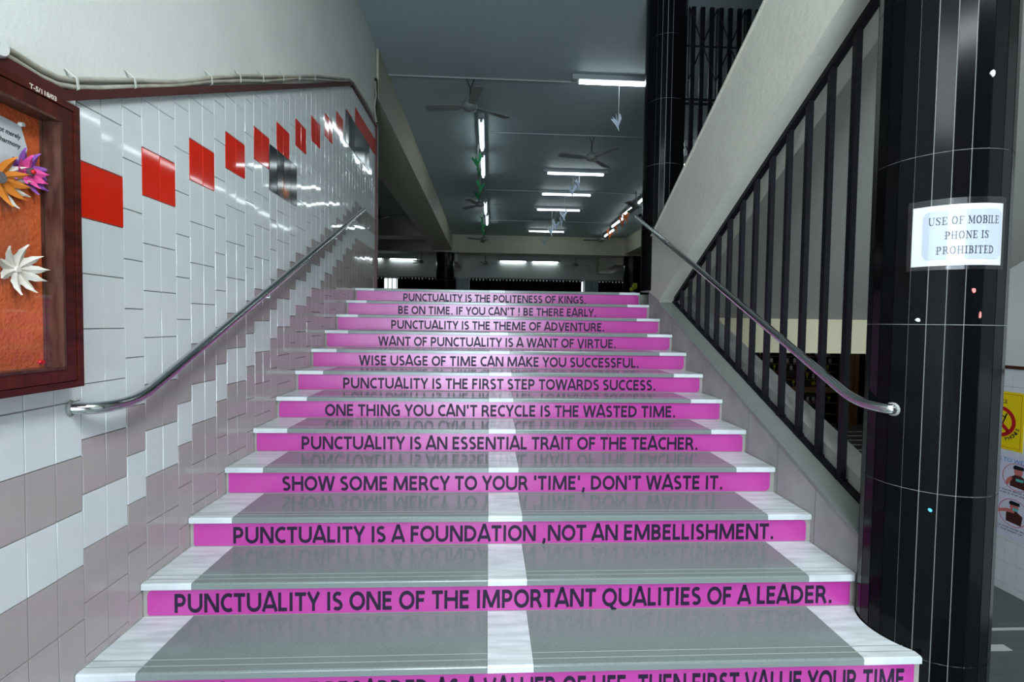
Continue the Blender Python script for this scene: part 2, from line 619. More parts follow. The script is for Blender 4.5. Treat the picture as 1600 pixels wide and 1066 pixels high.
mb = MB()   # frame added around the high side lamp on the solid left wall, unseen
for (ya, yb, za, zb) in ((-2.68, -1.32, 3.5, 3.56), (-2.68, -1.32, 4.74, 4.79), (-2.68, -2.61, 3.56, 4.74), (-1.39, -1.32, 3.56, 4.74)):
    mb.box(XL + 0.004, XL + 0.05, ya, yb, za, zb)
struct('window_4', mb, M['wood'])

# beams of the hall
mb = MB()
mb.box(-2.07, -1.36, 6.09, 18.6, 4.2, 4.8)
mb.box(-1.95, -1.2, 18.9, 22.2, 3.85, 4.8)
struct('beam_left', mb, M['plaster_hall'])
mb = MB()
mb.box(5.19, 5.95, 8.0, 18.6, 4.2, 4.8)
mb.box(4.95, 5.6, 18.9, 22.2, 3.85, 4.8)
struct('beam_right', mb, M['plaster_hall'])
mb = MB()
mb.box(-8, 9, 18.4, 19.1, 4.14, 4.8)
mb.box(-8, -2.07, 15.5, 16.2, 4.2, 4.8)
struct('beam_cross', mb, M['plaster_hall'])

# ------------------------------------------------------------------ the staircase
stair = thing('staircase', 'broad staircase of grey granite treads edged and split by white marble', 'staircase', (CX, Y0, 0))
PCX, PCY, PR = 1.775, 1.862, 0.212


def round_cut(x0, x1, ya, yb):
    """rectangle with the foreground pillar's footprint cut out of its right side"""
    r = PR + 0.004
    def xr(y):
        q = r * r - (y - PCY) ** 2
        return min(x1, PCX - math.sqrt(q)) if q > 0 else x1
    n = 24
    return [(x0, ya)] + [(xr(ya + (yb - ya) * i / n), ya + (yb - ya) * i / n) for i in range(n + 1)] + [(x0, yb)]


mb = MB()
for k in range(-1, 12):
    yf = Y0 + k * D + 0.014
    ye = (Y0 + 12 * D) if k == 11 else yf + D
    if k < 2:
        mb.prism(round_cut(XL + 0.006, XR - 0.001, yf, ye), 'Z', ZG + 0.001, (k + 2) * R - 0.026)
    else:
        mb.box(XL + 0.006, XR - 0.001, yf, ye, ZG + 0.001, (k + 2) * R - 0.026)
add('stair_body', mb, M['concrete'], stair)
XB = [XL + 0.006, -1.185, 0.013, 0.178, 1.396, XR - 0.004]
for k in range(-1, 12):
    ya = Y0 + k * D
    yb = ya + D + 0.014 if k < 11 else ya + D
    z = (k + 2) * R
    h = 0.026

    def slab(x0, x1):
        b = MB()
        e = 0.006
        prof = [(ya, z - h), (yb, z - h), (yb, z), (ya + e, z), (ya + 0.0015, z - 0.0025), (ya, z - e)]
        b.prism(prof, 'X', x0 + 0.0006, x1 - 0.0006, 0)
        return b
    tb = MB()
    s1 = slab(XB[1], XB[2])
    s2 = slab(XB[3], XB[4])
    tb.raw(s1.v, s1.f)
    tb.raw(s2.v, s2.f)
    for gy in (0.034, 0.066):
        for (x0, x1) in ((XB[1], XB[2]), (XB[3], XB[4])):
            tb.box(x0, x1, ya + gy, ya + gy + 0.0022, z - 0.001, z + 0.0003, 1)
    tr = add('tread', tb, [M['granite'], M['granite_edge']], stair)
    tr['label'] = 'grey granite stair tread'
    for (x0, x1) in ((XB[0], XB[1]), (XB[2], XB[3]), (XB[4], XB[5])):
        if k < 2 and x1 == XB[5]:
            b = MB()
            b.prism(round_cut(x0 + 0.0006, x1, ya + 0.004, yb), 'Z', z - h, z)
            b.box(x0 + 0.0006, min(x1, round_cut(x0, x1, ya, ya + 0.004)[1][0]), ya, ya + 0.004, z - h, z - 0.003)
        else:
            b = slab(x0, x1)
        if x0 != XB[2]:
            for gy in (0.034, 0.066):
                b.box(x0, x1, ya + gy, ya + gy + 0.0022, z - 0.001, z + 0.0003, 1)
        st = add('marble_strip', b, [M['marble'], M['groove']], tr)
        st['label'] = 'white marble strip'
# rough putty fillets where the treads meet the walls
mb = MB()
for k in range(-1, 12):
    ya = Y0 + k * D
    z = (k + 2) * R
    for (xa, s) in ((XL, 1),):
        path = [(xa + 0.003, ya + 0.02 + 0.03 * j, z + 0.001) for j in range(11)]
        mb.tube(path, [0.004 + 0.003 * random.random() for _ in path], 5)
add('putty_joint', mb, M['putty'], stair)


# bold sans capitals for the riser slogans, drawn as mitred strokes: width and polylines in cap heights
def arc(cx, cy, rx, ry, a0, a1, n=10):
    return [(cx + rx * math.cos(math.radians(a0 + (a1 - a0) * i / n)), cy + ry * math.sin(math.radians(a0 + (a1 - a0) * i / n))) for i in range(n + 1)]


TW = 0.2
hw = TW / 2


def lobe(x, yt, yb, rx, n=12):
    """bowl of a letter: from the stem along the top, round, and back along the bottom"""
    return [(0.12, yt), (x, yt)] + arc(x, (yt + yb) / 2, rx, (yt - yb) / 2, 90, -90, n)[1:] + [(0.12, yb)]


GS = {
    'A': (0.92, [[(0.03, 0), (0.42, 1), (0.50, 1), (0.89, 0)], [(0.2, 0.27), (0.72, 0.27)]]),
    'B': (0.80, [[(0.12, 0), (0.12, 1)], lobe(0.4, 1 - hw, 0.54, 0.2), lobe(0.42, 0.5, hw, 0.23)]),
    'C': (0.78, [arc(0.51, 0.5, 0.4, 0.41, 55, 305, 18)]),
    'D': (0.96, [[(0.12, 0), (0.12, 1)], lobe(0.34, 1 - hw, hw, 0.47, 18)]),
    'E': (0.70, [[(0.12, 0), (0.12, 1)], [(0.12, 1 - hw), (0.64, 1 - hw)], [(0.12, 0.52), (0.59, 0.52)], [(0.12, hw), (0.64, hw)]]),
    'F': (0.66, [[(0.12, 0), (0.12, 1)], [(0.12, 1 - hw), (0.62, 1 - hw)], [(0.12, 0.5), (0.57, 0.5)]]),
    'G': (0.96, [arc(0.51, 0.5, 0.41, 0.41, 55, 292, 18) + [(0.8, 0.14), (0.8, 0.5)], [(0.52, 0.46), (0.9, 0.46)]]),
    'H': (0.96, [[(0.12, 0), (0.12, 1)], [(0.84, 0), (0.84, 1)], [(0.12, 0.52), (0.84, 0.52)]]),
    'I': (0.34, [[(0.17, 0), (0.17, 1)]]),
    'J': (0.48, [[(0.36, 1), (0.36, 0.3)] + arc(0.16, 0.29, 0.2, 0.2, 0, -110, 6)[1:]]),
    'K': (0.83, [[(0.12, 0), (0.12, 1)], [(0.72, 1.0), (0.22, 0.5)], [(0.22, 0.52), (0.77, 0.0)]]),
    'L': (0.62, [[(0.12, 0), (0.12, 1)], [(0.12, hw), (0.6, hw)]]),
    'M': (1.26, [[(0.13, 0), (0.17, 1)], [(0.2, 0.98), (0.63, 0.06)], [(0.63, 0.06), (1.06, 0.98)], [(1.09, 1), (1.13, 0)]]),
    'N': (1.0, [[(0.12, 0), (0.12, 1)], [(0.88, 0), (0.88, 1)], [(0.17, 0.97), (0.83, 0.03)]]),
    'O': (1.03, [arc(0.515, 0.5, 0.42, 0.41, 0, 360, 28)]),
    'P': (0.78, [[(0.12, 0), (0.12, 1)], lobe(0.38, 1 - hw, 0.42, 0.26)]),
    'Q': (1.05, [arc(0.515, 0.5, 0.42, 0.41, 0, 360, 28), [(0.56, 0.1), (0.72, -0.1), (0.98, -0.2)]]),
    'R': (0.84, [[(0.12, 0), (0.12, 1)], lobe(0.38, 1 - hw, 0.46, 0.25), [(0.42, 0.48), (0.56, 0.36), (0.75, 0.0)]]),
    'S': (0.70, [arc(0.36, 0.72, 0.24, 0.19, 40, 190, 12) + [(0.15, 0.61), (0.3, 0.53), (0.5, 0.44)] + arc(0.33, 0.275, 0.25, 0.185, 18, -142, 12)]),
    'T': (0.76, [[(0.38, 0), (0.38, 1)], [(0.01, 1 - hw), (0.75, 1 - hw)]]),
    'U': (0.98, [[(0.12, 1), (0.12, 0.4)] + arc(0.49, 0.4, 0.37, 0.31, 180, 360, 16)[1:] + [(0.86, 1)]]),
    'V': (0.88, [[(0.06, 1), (0.41, 0.02), (0.47, 0.02), (0.82, 1)]]),
    'W': (1.34, [[(0.07, 1), (0.36, 0.0)], [(0.36, 0.0), (0.64, 1)], [(0.70, 1), (0.98, 0.0)], [(0.98, 0.0), (1.27, 1)]]),
    'Y': (0.80, [[(0.05, 1), (0.4, 0.42)], [(0.75, 1), (0.4, 0.42)], [(0.4, 0.46), (0.4, 0)]]),
    '.': (0.36, [[(0.18, -0.01), (0.18, 0.18)]]),
    ',': (0.36, [[(0.2, 0.18), (0.19, 0.0), (0.1, -0.16)]]),
    "'": (0.3, [[(0.15, 1.02), (0.15, 0.68)]]),
    '!': (0.42, [[(0.21, 1), (0.21, 0.32)], [(0.21, 0.0), (0.21, 0.18)]]),
}


def ribbon(mb, pts, w, fn, mi=0):
    V2 = []
    for p in pts:
        q = Vector((p[0], p[1]))
        if not V2 or (q - V2[-1]).length > 1e-5 or p is pts[-1]:
            V2.append(q)
    closed = (V2[0] - V2[-1]).length < 1e-6
    if closed:
        V2 = V2[:-1]
    n = len(V2)
    Lf, Rt = [], []
    for i in range(n):
        a = V2[i - 1] if (i > 0 or closed) else None
        b = V2[(i + 1) % n] if (i < n - 1 or closed) else None
        d0 = (V2[i] - a).normalized() if a is not None else None
        d1 = (b - V2[i]).normalized() if b is not None else None
        if d0 is None:
            d0 = d1
        if d1 is None:
            d1 = d0
        t = d0 + d1
        t = t.normalized() if t.length > 1e-6 else d0
        nn = Vector((-t.y, t.x))
        k = 1.0 / max(0.5, nn.dot(Vector((-d0.y, d0.x))))
        Lf.append(V2[i] + nn * w / 2 * k)
        Rt.append(V2[i] - nn * w / 2 * k)
    m_ = n if closed else n - 1
    for i in range(m_):
        j = (i + 1) % n
        mb.face([fn(*Lf[i]), fn(*Rt[i]), fn(*Rt[j]), fn(*Lf[j])], mi)


def slogan(mb, text, xa, xb, cap, fn):
    """fn(u, v) in metres from the left end of the text and its baseline"""
    gap, spc = 0.07, 0.36
    tot = sum(spc if ch == ' ' else GS[ch][0] + gap for ch in text) - gap
    kx = (xb - xa) / (tot * cap)
    u = 0
    for ch in text:
        if ch == ' ':
            u += spc
            continue
        w, st = GS[ch]
        for q, pl in enumerate(st):
            ribbon(mb, pl, TW, lambda x, y, u=u, q=q: fn((u + x) * cap * kx, y * cap, q * 0.00012))
        u += w + gap


RISER = {
    0: ('IF YOU WANT TO BE REGARDED AS A VALUER OF LIFE, THEN FIRST VALUE YOUR TIME', -1.235, 1.565),
    1: ('PUNCTUALITY IS ONE OF THE IMPORTANT QUALITIES OF A LEADER.', -1.26, 1.514),
    2: ('PUNCTUALITY IS A FOUNDATION ,NOT AN EMBELLISHMENT.', -1.187, 1.438),
    3: ("SHOW SOME MERCY TO YOUR 'TIME', DON'T WASTE IT.", -1.09, 1.329),
    4: ('PUNCTUALITY IS AN ESSENTIAL TRAIT OF THE TEACHER.', -1.107, 1.321),
    5: ("ONE THING YOU CAN'T RECYCLE IS THE WASTED TIME.", -1.071, 1.298),
    6: ('PUNCTUALITY IS THE FIRST STEP TOWARDS SUCCESS.', -1.046, 1.266),
    7: ('WISE USAGE OF TIME CAN MAKE YOU SUCCESSFUL.', -1.014, 1.235),
    8: ('WANT OF PUNCTUALITY IS A WANT OF VIRTUE.', -0.934, 1.126),
    9: ('PUNCTUALITY IS THE THEME OF ADVENTURE.', -0.889, 1.098),
    10: ("BE ON TIME. IF YOU CAN'T ! BE THERE EARLY.", -0.883, 1.087),
    11: ('PUNCTUALITY IS THE POLITENESS OF KINGS.', -0.888, 1.045),
}
RDESC = {
    0: 'magenta riser strip at the very bottom reading first value your time',
    1: 'magenta riser strip reading punctuality is one of the important qualities of a leader',
    2: 'magenta riser strip reading punctuality is a foundation not an embellishment',
    3: 'pink riser strip reading show some mercy to your time',
    4: 'pink riser strip reading punctuality is an essential trait of the teacher',
    5: 'pink riser strip reading one thing you cannot recycle is the wasted time',
    6: 'pink riser strip reading punctuality is the first step towards success',
    7: 'pink riser strip reading wise usage of time can make you successful',
    8: 'pink riser strip reading want of punctuality is a want of virtue',
    9: 'pink riser strip reading punctuality is the theme of adventure',
    10: 'pink riser strip reading be on time and be there early',
    11: 'pink riser strip on the topmost riser reading punctuality is the politeness of kings',
}
for k in range(0, 12):
    s, xa, xb = RISER[k]
    yf = Y0 + k * D + 0.0135
    z0, z1 = (k + 1) * R + 0.004, (k + 2) * R - 0.028
    x0, x1 = XL + 0.018 + random.random() * 0.008, XR - 0.012 - random.random() * 0.02
    rt = thing('riser_sticker', RDESC[k], 'stair sign', (CX, yf, z0), 'slogan strips on the stair risers')
    poly = []
    rr = [0.03, 0.012, 0.012, 0.012]
    random.shuffle(rr)
    cs = [(x0, z0, 180, rr[0]), (x1, z0, 270, rr[1]), (x1, z1, 0, rr[2]), (x0, z1, 90, rr[3])]
    for (cx, cz, a0, r) in cs:
        sx = 1 if cx == x0 else -1
        sz = 1 if cz == z0 else -1
        for j in range(5):
            a = math.radians(a0 + 90 * j / 4)
            poly.append((cx + sx * r + r * math.cos(a), cz + sz * r + r * math.sin(a)))
    mb = MB()
    mb.prism(poly, 'Y', yf - 0.0012, yf, 0)
    add('vinyl_sheet', mb, M['sticker'], rt)
    mb = MB()
    zc = (k + 1) * R + (0.054 if k else 0.052)
    slogan(mb, s, xa, xb, 0.079, lambda u, v, w: (xa + u, yf - 0.0017 - w, zc - 0.0395 + v))
    lt = add('lettering', mb, M['sticker_ink'], rt)
    lt['label'] = 'dark capital lettering'

# ------------------------------------------------------------------ right-hand stringer
def cz(y):
    return 0.603 + 0.4383 * (y - 2.01)


mb = MB()
yA, yB = 2.0, 4.86
mb.prism([(yA, ZG), (yB, ZG), (yB, cz(yB) - 0.022), (yA, cz(yA) - 0.022)], 'X', XR, XR + 0.31, 0)
mb.prism([(yB - 0.35, 1.5), (yB, 1.5), (yB, 1.85), (yB - 0.3, 1.76)], 'X', XR + 0.0005, XR + 0.31, 0)
for y in (2.29, 2.607, 2.919, 3.577, 4.2):
    mb.box(XR - 0.0012, XR, y - 0.002, y + 0.002, 0.2, cz(y) - 0.03, 1)
o = struct('wall_stringer', mb, [M['stone'], M['groove']])
mb = MB()
ys = [2.0, 2.752, 4.56]
for a, b in zip(ys, ys[1:]):
    mb.prism([(a + 0.001, cz(a) - 0.024), (b - 0.001, cz(b) - 0.024), (b - 0.001, cz(b)), (a + 0.001, cz(a))], 'X', XR - 0.003, XR + 0.171, 0)
mb.prism([(2.0, cz(2.0) - 0.02), (4.56, cz(4.56) - 0.02), (4.56, cz(4.56) + 0.078), (2.0, cz(2.0) + 0.078)], 'X', XR + 0.172, XR + 0.31, 1)
struct('trim_4', mb, [M['coping'], M['stone']])

# upper flight: cream edge beam over the grille and the grey soffit beyond
def bz(y):
    return 1.735 + 0.5446 * (4.56 - y)


def bt(y):
    return 2.328 + 0.538 * (4.913 - y)


mb = MB()
yE = -1.6
mb.prism([(4.9, 1.85), (4.56, bz(4.56)), (yE, bz(yE)), (yE, min(bt(yE), 5.9)), (4.913, bt(4.913)), (4.9, 1.85)][:5], 'X', XR, XR + 0.29, 0)
struct('beam_stair', mb, M['beam'])
mb = MB()
mb.prism([(4.913, bt(4.913)), (yE, bt(yE)), (yE, bt(yE) + 0.02), (4.905, bt(4.913) + 0.02)], 'X', XR - 0.012, XR + 0.02, 0)
struct('trim_5', mb, M['beam'])
mb = MB()
def sz(y):
    return 1.59 + 0.5446 * (5.2 - y)


mb.prism([(5.2, sz(5.2)), (yE, sz(yE)), (yE, sz(yE) + 0.3), (5.2, sz(5.2) + 0.25)], 'X', XR + 0.29, XW, 0)
struct('ceiling_flight', mb, M['soffit'])

# ------------------------------------------------------------------ stair grille
gr = thing('stair_grille', 'black iron bar grille between the stair coping and the sloping beam', 'railing', (XR + 0.17, 2.1, cz(2.1)))
XG = XR + 0.142
mb = MB()
mb.prism([(2.03, cz(2.03)), (4.56, cz(4.56)), (4.56, cz(4.56) + 0.012), (2.03, cz(2.03) + 0.012)], 'X', XG - 0.018, XG + 0.022)
add('bottom_rail', mb, M['iron'], gr)
mb = MB()
mb.prism([(2.03, bz(2.03) - 0.035), (4.5, bz(4.5) - 0.035), (4.5, bz(4.5)), (2.03, bz(2.03))], 'X', XG - 0.02, XG + 0.02)
add('top_rail', mb, M['iron'], gr)
for k in range(-1, 14):
    y = 2.31 + 0.1708 * k
    if bz(y) - cz(y) < 0.03:
        continue
    mb = MB()
    w = 0.0145
    z0, z1 = cz(y) + 0.012, bz(y) - 0.02
    v = []
    for z, sl in ((z0, 0.4383), (z1, -0.5446)):
        for (dx, dy) in ((-w, -w), (w, -w), (w, w), (-w, w)):
            v.append((XG + dx, y + dy, z + dy * sl))
    mb.raw(v, [(0, 3, 2, 1), (4, 5, 6, 7), (0, 1, 5, 4), (1, 2, 6, 5), (2, 3, 7, 6), (3, 0, 4, 7)])
    mb.box(XG - 0.02, XG + 0.02, y - 0.02, y + 0.02, cz(y) + 0.004, cz(y) + 0.016)
    add('bar', mb, M['iron'], gr)

# ------------------------------------------------------------------ clad round pillars
def pillar(name, label, cx, cy, r, z0, z1, courses, phase, nf=25, cat='pillar', capital=False, zvis=-9):
    t = thing(name, label, cat, (cx, cy, z0))
    mb = MB()
    mb.lathe([(r - 0.004, z0), (r - 0.004, z1)], cx, cy, nf * 2, 1, False)
    zs = [z0] + [c for c in courses if z0 < c < z1] + [z1]
    for k in range(nf):
        a0 = math.radians(phase + 360.0 / nf * k)
        a1 = math.radians(phase + 360.0 / nf * (k + 1))
        da = 0.0015 / r
        p, q = a0 + da, a1 - da
        tw = random.gauss(0, 0.0006)
        for za, zb in zip(zs, zs[1:]):
            ra, rb = r + tw, r - tw
            P = [(cx + ra * math.cos(p), cy + ra * math.sin(p)), (cx + rb * math.cos(q), cy + rb * math.sin(q))]
            Q = [(cx + (r - 0.006) * math.cos(p), cy + (r - 0.006) * math.sin(p)), (cx + (r - 0.006) * math.cos(q), cy + (r - 0.006) * math.sin(q))]
            a, b = za + 0.0012, zb - 0.0012
            mb.face([(*P[0], a), (*P[1], a), (*P[1], b), (*P[0], b)], 0)
            mb.face([(*Q[0], a), (*P[0], a), (*P[0], b), (*Q[0], b)], 0)
            mb.face([(*P[1], a), (*Q[1], a), (*Q[1], b), (*P[1], b)], 0)
            mb.face([(*Q[0], b), (*P[0], b), (*P[1], b), (*Q[1], b)], 0)
            mb.face([(*Q[0], a), (*Q[1], a), (*P[1], a), (*P[0], a)], 0)
    add('stone_cladding', mb, [M['black_granite'], M['pale_grout']], t)
    if capital:
        mb = MB()
        mb.lathe([(r + 0.03, z1), (r + 0.03, 4.8)], cx, cy, 32, 0, True)
        add('capital', mb, M['plaster_cream'], t)
    return t


pillar('round_pillar', 'black granite clad round pillar in the right foreground bearing a paper notice', PCX, PCY, PR, ZG, 4.8,
       [-0.365, 0.257, 0.89, 1.513, 2.137, 2.76, 3.39, 4.0], -138 + 0.0)
pillar('round_pillar', 'black granite clad round pillar at the top of the stairs beside the gate', 1.765, 4.94, 0.20, ZL, 4.8,
       [2.47, 3.09, 3.72, 4.34], -138 + 4.0)
for (x, lab) in ((-1.65, 'black round column far back in the hall, left of the middle'), (5.585, 'black round column far back in the hall, at the right behind the railing end')):
    t = pillar('hall_column', lab, x, 18.75, 0.35, ZL, 4.2, [2.5, 3.1, 3.7], 3, 24, 'pillar')

# ------------------------------------------------------------------ handrails
def bez(pts, n=6, keep=0.08):
    """round the corners of a polyline"""
    pts = [Vector(p) for p in pts]
    out = [pts[0]]
    for i in range(1, len(pts) - 1):
        a, b, c = pts[i - 1], pts[i], pts[i + 1]
        da = min(keep, (a - b).length * 0.49)
        dc = min(keep, (c - b).length * 0.49)
        p, q = b + (a - b).normalized() * da, b + (c - b).normalized() * dc
        for j in range(n + 1):
            t = j / n
            out.append(p * (1 - t) ** 2 + b * 2 * t * (1 - t) + q * t * t)
    out.append(pts[-1])
    return out


XH = XL + 0.08
t = thing('handrail', 'polished steel handrail along the white tiled wall', 'handrail', (XL, 1.7, 1.19))
mb = MB()
mb.tube(bez([(XL, 1.685, 1.192), (XH - 0.01, 1.72, 1.185), (XH, 1.89, 1.19), (XH, 5.26, 2.682), (XL, 5.33, 2.70)], 8, 0.09), 0.0205, 16)
add('rail', mb, M['steel'], t)
mb = MB()
mb.tube([(XL + 0.002, 1.686, 1.192), (XL + 0.008, 1.688, 1.192)], [0.029, 0.024], 14)
add('wall_flange', mb, M['putty'], t)
for y in (3.0, 4.3):
    mb = MB()
    z = 1.19 + (y - 1.89) * 0.4427
    mb.tube([(XL, y, z - 0.05), (XH, y, z - 0.05), (XH, y, z - 0.018)], 0.006, 8)
    add('bracket', mb, M['steel'], t)
XH2 = XR - 0.08
t = thing('handrail', 'polished steel handrail fixed between the two black pillars', 'handrail', (XH2, 1.8, 1.18))
mb = MB()
mb.tube(bez([(1.585, 1.80, 1.184), (1.55, 1.80, 1.184), (XH2, 1.96, 1.19), (XH2, 5.12, 2.655), (1.66, 5.10, 2.66)], 8, 0.09), 0.0205, 16)
add('rail', mb, M['steel'], t)
mb = MB()
mb.tube([(1.575, 1.803, 1.184), (1.567, 1.801, 1.184)], [0.028, 0.024], 14)
add('wall_flange', mb, M['putty'], t)

# ------------------------------------------------------------------ notice on the pillar
def on_pillar(a, z, dr=0.0):
    """point on the faceted cladding"""
    nf = 25
    st = 360.0 / nf
    f = (a + 138) / st
    k = math.floor(f)
    u = f - k
    a0 = math.radians(-138 + st * k)
    a1 = math.radians(-138 + st * (k + 1))
    r = PR + dr
    x = (1 - u) * math.cos(a0) + u * math.cos(a1)
    y = (1 - u) * math.sin(a0) + u * math.sin(a1)
    return (PCX + r * x, PCY + r * y, z)


def pillar_patch(a0, a1, z0, z1, dr, n=24, tilt=0.0, r=0.0):
    mb = MB()
    P = []
    for i in range(n + 1):
        f = i / n
        a = a0 + (a1 - a0) * f
        e = 0.0
        if r:
            w = (a1 - a0) * f * 0.0037
            ww = (a1 - a0) * 0.0037
            d = min(w, ww - w)
            if d < r:
                e = r - math.sqrt(max(0, r * r - (r - d) ** 2))
        P.append((on_pillar(a, z0 + e + tilt * f, dr), on_pillar(a, z1 - e + tilt * f, dr)))
    for (b0, t0), (b1, t1) in zip(P, P[1:]):
        mb.face([b0, b1, t1, t0], 0, True)
    return mb


nt = thing('paper_notice', 'white paper taped round the pillar reading use of mobile phone is prohibited', 'notice', on_pillar(-114, 1.73))
mb = pillar_patch(-152, -77.5, 1.727, 1.945, 0.0025)
add('paper', mb, M['paper'], nt)
mb = pillar_patch(-144, -79, 1.748, 1.925, 0.0031, r=0.02)
add('printed_panel', mb, M['paper_grey'], nt)
mb = pillar_patch(-156, -74, 1.712, 1.968, 0.0040)
o = add('clear_tape', mb, M['clear_tape'], nt)
# slab-serif capitals drawn as strokes: (x0, y0, x1, y1, weight)
TH, TN = 0.17, 0.075
GL = {
    'U': (0.95, [(0.15, 0.3, 0.15, 1, TH), (0.8, 0.3, 0.8, 1, TN), (0.15, 0.3, 0.3, 0.03, TH), (0.3, 0.03, 0.65, 0.03, TN), (0.65, 0.03, 0.8, 0.3, TN), (0, 1, 0.32, 1, TN), (0.66, 1, 0.95, 1, TN)]),
    'S': (0.75, [(0.68, 0.82, 0.5, 0.97, TN), (0.5, 0.97, 0.2, 0.97, TN), (0.2, 0.97, 0.1, 0.72, TH), (0.1, 0.72, 0.62, 0.35, TH), (0.62, 0.35, 0.55, 0.05, TH), (0.55, 0.05, 0.2, 0.03, TN), (0.2, 0.03, 0.05, 0.22, TN), (0.05, 0.05, 0.05, 0.28, TN), (0.69, 0.74, 0.69, 0.98, TN)]),
    'E': (0.8, [(0.2, 0, 0.2, 1, TH), (0, 0.03, 0.75, 0.03, TN), (0, 0.97, 0.72, 0.97, TN), (0.2, 0.5, 0.55, 0.5, TN), (0.73, 0.03, 0.76, 0.24, TN), (0.7, 0.97, 0.7, 0.78, TN), (0.52, 0.4, 0.52, 0.62, TN)]),
    'O': (0.98, [(0.13, 0.3, 0.13, 0.7, TH), (0.85, 0.3, 0.85, 0.7, TH), (0.13, 0.7, 0.35, 0.97, TH), (0.35, 0.97, 0.63, 0.97, TN), (0.63, 0.97, 0.85, 0.7, TH), (0.13, 0.3, 0.35, 0.03, TH), (0.35, 0.03, 0.63, 0.03, TN), (0.63, 0.03, 0.85, 0.3, TH)]),
    'F': (0.75, [(0.2, 0, 0.2, 1, TH), (0, 0.03, 0.42, 0.03, TN), (0, 0.97, 0.72, 0.97, TN), (0.2, 0.5, 0.55, 0.5, TN), (0.7, 0.97, 0.7, 0.75, TN), (0.52, 0.38, 0.52, 0.62, TN)]),
    'M': (1.15, [(0.15, 0, 0.15, 1, TN), (0.98, 0, 0.98, 1, TH), (0.15, 1, 0.56, 0.15, TH), (0.56, 0.15, 0.98, 1, TN), (0, 0.03, 0.3, 0.03, TN), (0.8, 0.03, 1.15, 0.03, TN), (0, 0.97, 0.2, 0.97, TN), (0.95, 0.97, 1.15, 0.97, TN)]),
    'B': (0.82, [(0.2, 0, 0.2, 1, TH), (0, 0.03, 0.55, 0.03, TN), (0, 0.97, 0.5, 0.97, TN), (0.2, 0.52, 0.52, 0.52, TN), (0.5, 0.97, 0.68, 0.75, TH), (0.68, 0.75, 0.5, 0.52, TH), (0.52, 0.52, 0.74, 0.27, TH), (0.74, 0.27, 0.55, 0.03, TH)]),
    'I': (0.42, [(0.21, 0, 0.21, 1, TH), (0, 0.03, 0.42, 0.03, TN), (0, 0.97, 0.42, 0.97, TN)]),
    'L': (0.72, [(0.2, 0, 0.2, 1, TH), (0, 0.03, 0.68, 0.03, TN), (0, 0.97, 0.4, 0.97, TN), (0.68, 0.03, 0.68, 0.25, TN)]),
    'P': (0.78, [(0.2, 0, 0.2, 1, TH), (-0.05, 0.03, 0.45, 0.03, TN), (0, 0.97, 0.52, 0.97, TN), (0.52, 0.97, 0.7, 0.72, TH), (0.7, 0.72, 0.52, 0.45, TH), (-0.05, 0.45, 0.52, 0.45, TN)]),
    'H': (1.0, [(0.2, 0, 0.2, 1, TH), (0.8, 0, 0.8, 1, TH), (0.0, 0.5, 0.8, 0.5, TN), (0, 0.03, 0.4, 0.03, TN), (0.6, 0.03, 1, 0.03, TN), (0, 0.97, 0.4, 0.97, TN), (0.6, 0.97, 1, 0.97, TN)]),
    'N': (1.0, [(0.17, 0, 0.17, 1, TN), (0.83, 0, 0.83, 1, TN), (0.17, 1, 0.83, 0.03, TH), (0, 0.03, 0.35, 0.03, TN), (0, 0.97, 0.2, 0.97, TN), (0.66, 0.97, 1, 0.97, TN)]),
    'R': (0.88, [(0.2, 0, 0.2, 1, TH), (0, 0.03, 0.42, 0.03, TN), (0, 0.97, 0.52, 0.97, TN), (0.52, 0.97, 0.7, 0.74, TH), (0.7, 0.74, 0.52, 0.5, TH), (0.2, 0.5, 0.52, 0.5, TN), (0.48, 0.5, 0.78, 0.03, TH), (0.7, 0.03, 0.9, 0.03, TN)]),
    'T': (0.8, [(0.4, 0, 0.4, 1, TH), (0.2, 0.03, 0.6, 0.03, TN), (0, 0.97, 0.8, 0.97, TN), (0.03, 0.97, 0.03, 0.75, TN), (0.77, 0.97, 0.77, 0.75, TN)]),
    'D': (0.92, [(0.2, 0, 0.2, 1, TH), (0, 0.03, 0.5, 0.03, TN), (0, 0.97, 0.5, 0.97, TN), (0.5, 0.97, 0.8, 0.7, TH), (0.8, 0.7, 0.8, 0.3, TH), (0.8, 0.3, 0.5, 0.03, TH)]),
}


def stroke_text(mb, s, a0, a1, z, h):
    tot = 0
    for ch in s:
        tot += 0.5 if ch == ' ' else GL[ch][0] + 0.17
    tot -= 0.17
    k = (a1 - a0) / tot
    u = 0
    for ch in s:
        if ch == ' ':
            u += 0.5
            continue
        w, st = GL[ch]
        for (xa, ya, xb, yb, wt) in st:
            dx, dy = xb - xa, yb - ya
            L = math.hypot(dx, dy)
            nx, ny = -dy / L * wt / 2, dx / L * wt / 2
            ex, ey = dx / L * 0.03, dy / L * 0.03
            n = 3
            for j in range(n):
                f0, f1 = j / n, (j + 1) / n
                A = (xa - ex + (dx + 2 * ex) * f0, ya - ey + (dy + 2 * ey) * f0)
                B = (xa - ex + (dx + 2 * ex) * f1, ya - ey + (dy + 2 * ey) * f1)
                qs = [(A[0] + nx, A[1] + ny), (A[0] - nx, A[1] - ny), (B[0] - nx, B[1] - ny), (B[0] + nx, B[1] + ny)]
                mb.face([on_pillar(a0 + (u + q[0]) * k, z + q[1] * h, 0.0036) for q in qs])
        u += w + 0.17


mb = MB()
stroke_text(mb, 'USE OF MOBILE', -139.5, -82.5, 1.874, 0.027)
stroke_text(mb, 'PHONE IS', -127, -92.5, 1.822, 0.026)
stroke_text(mb, 'PROHIBITED', -133, -87, 1.768, 0.027)
add('lettering', mb, M['ink'], nt)

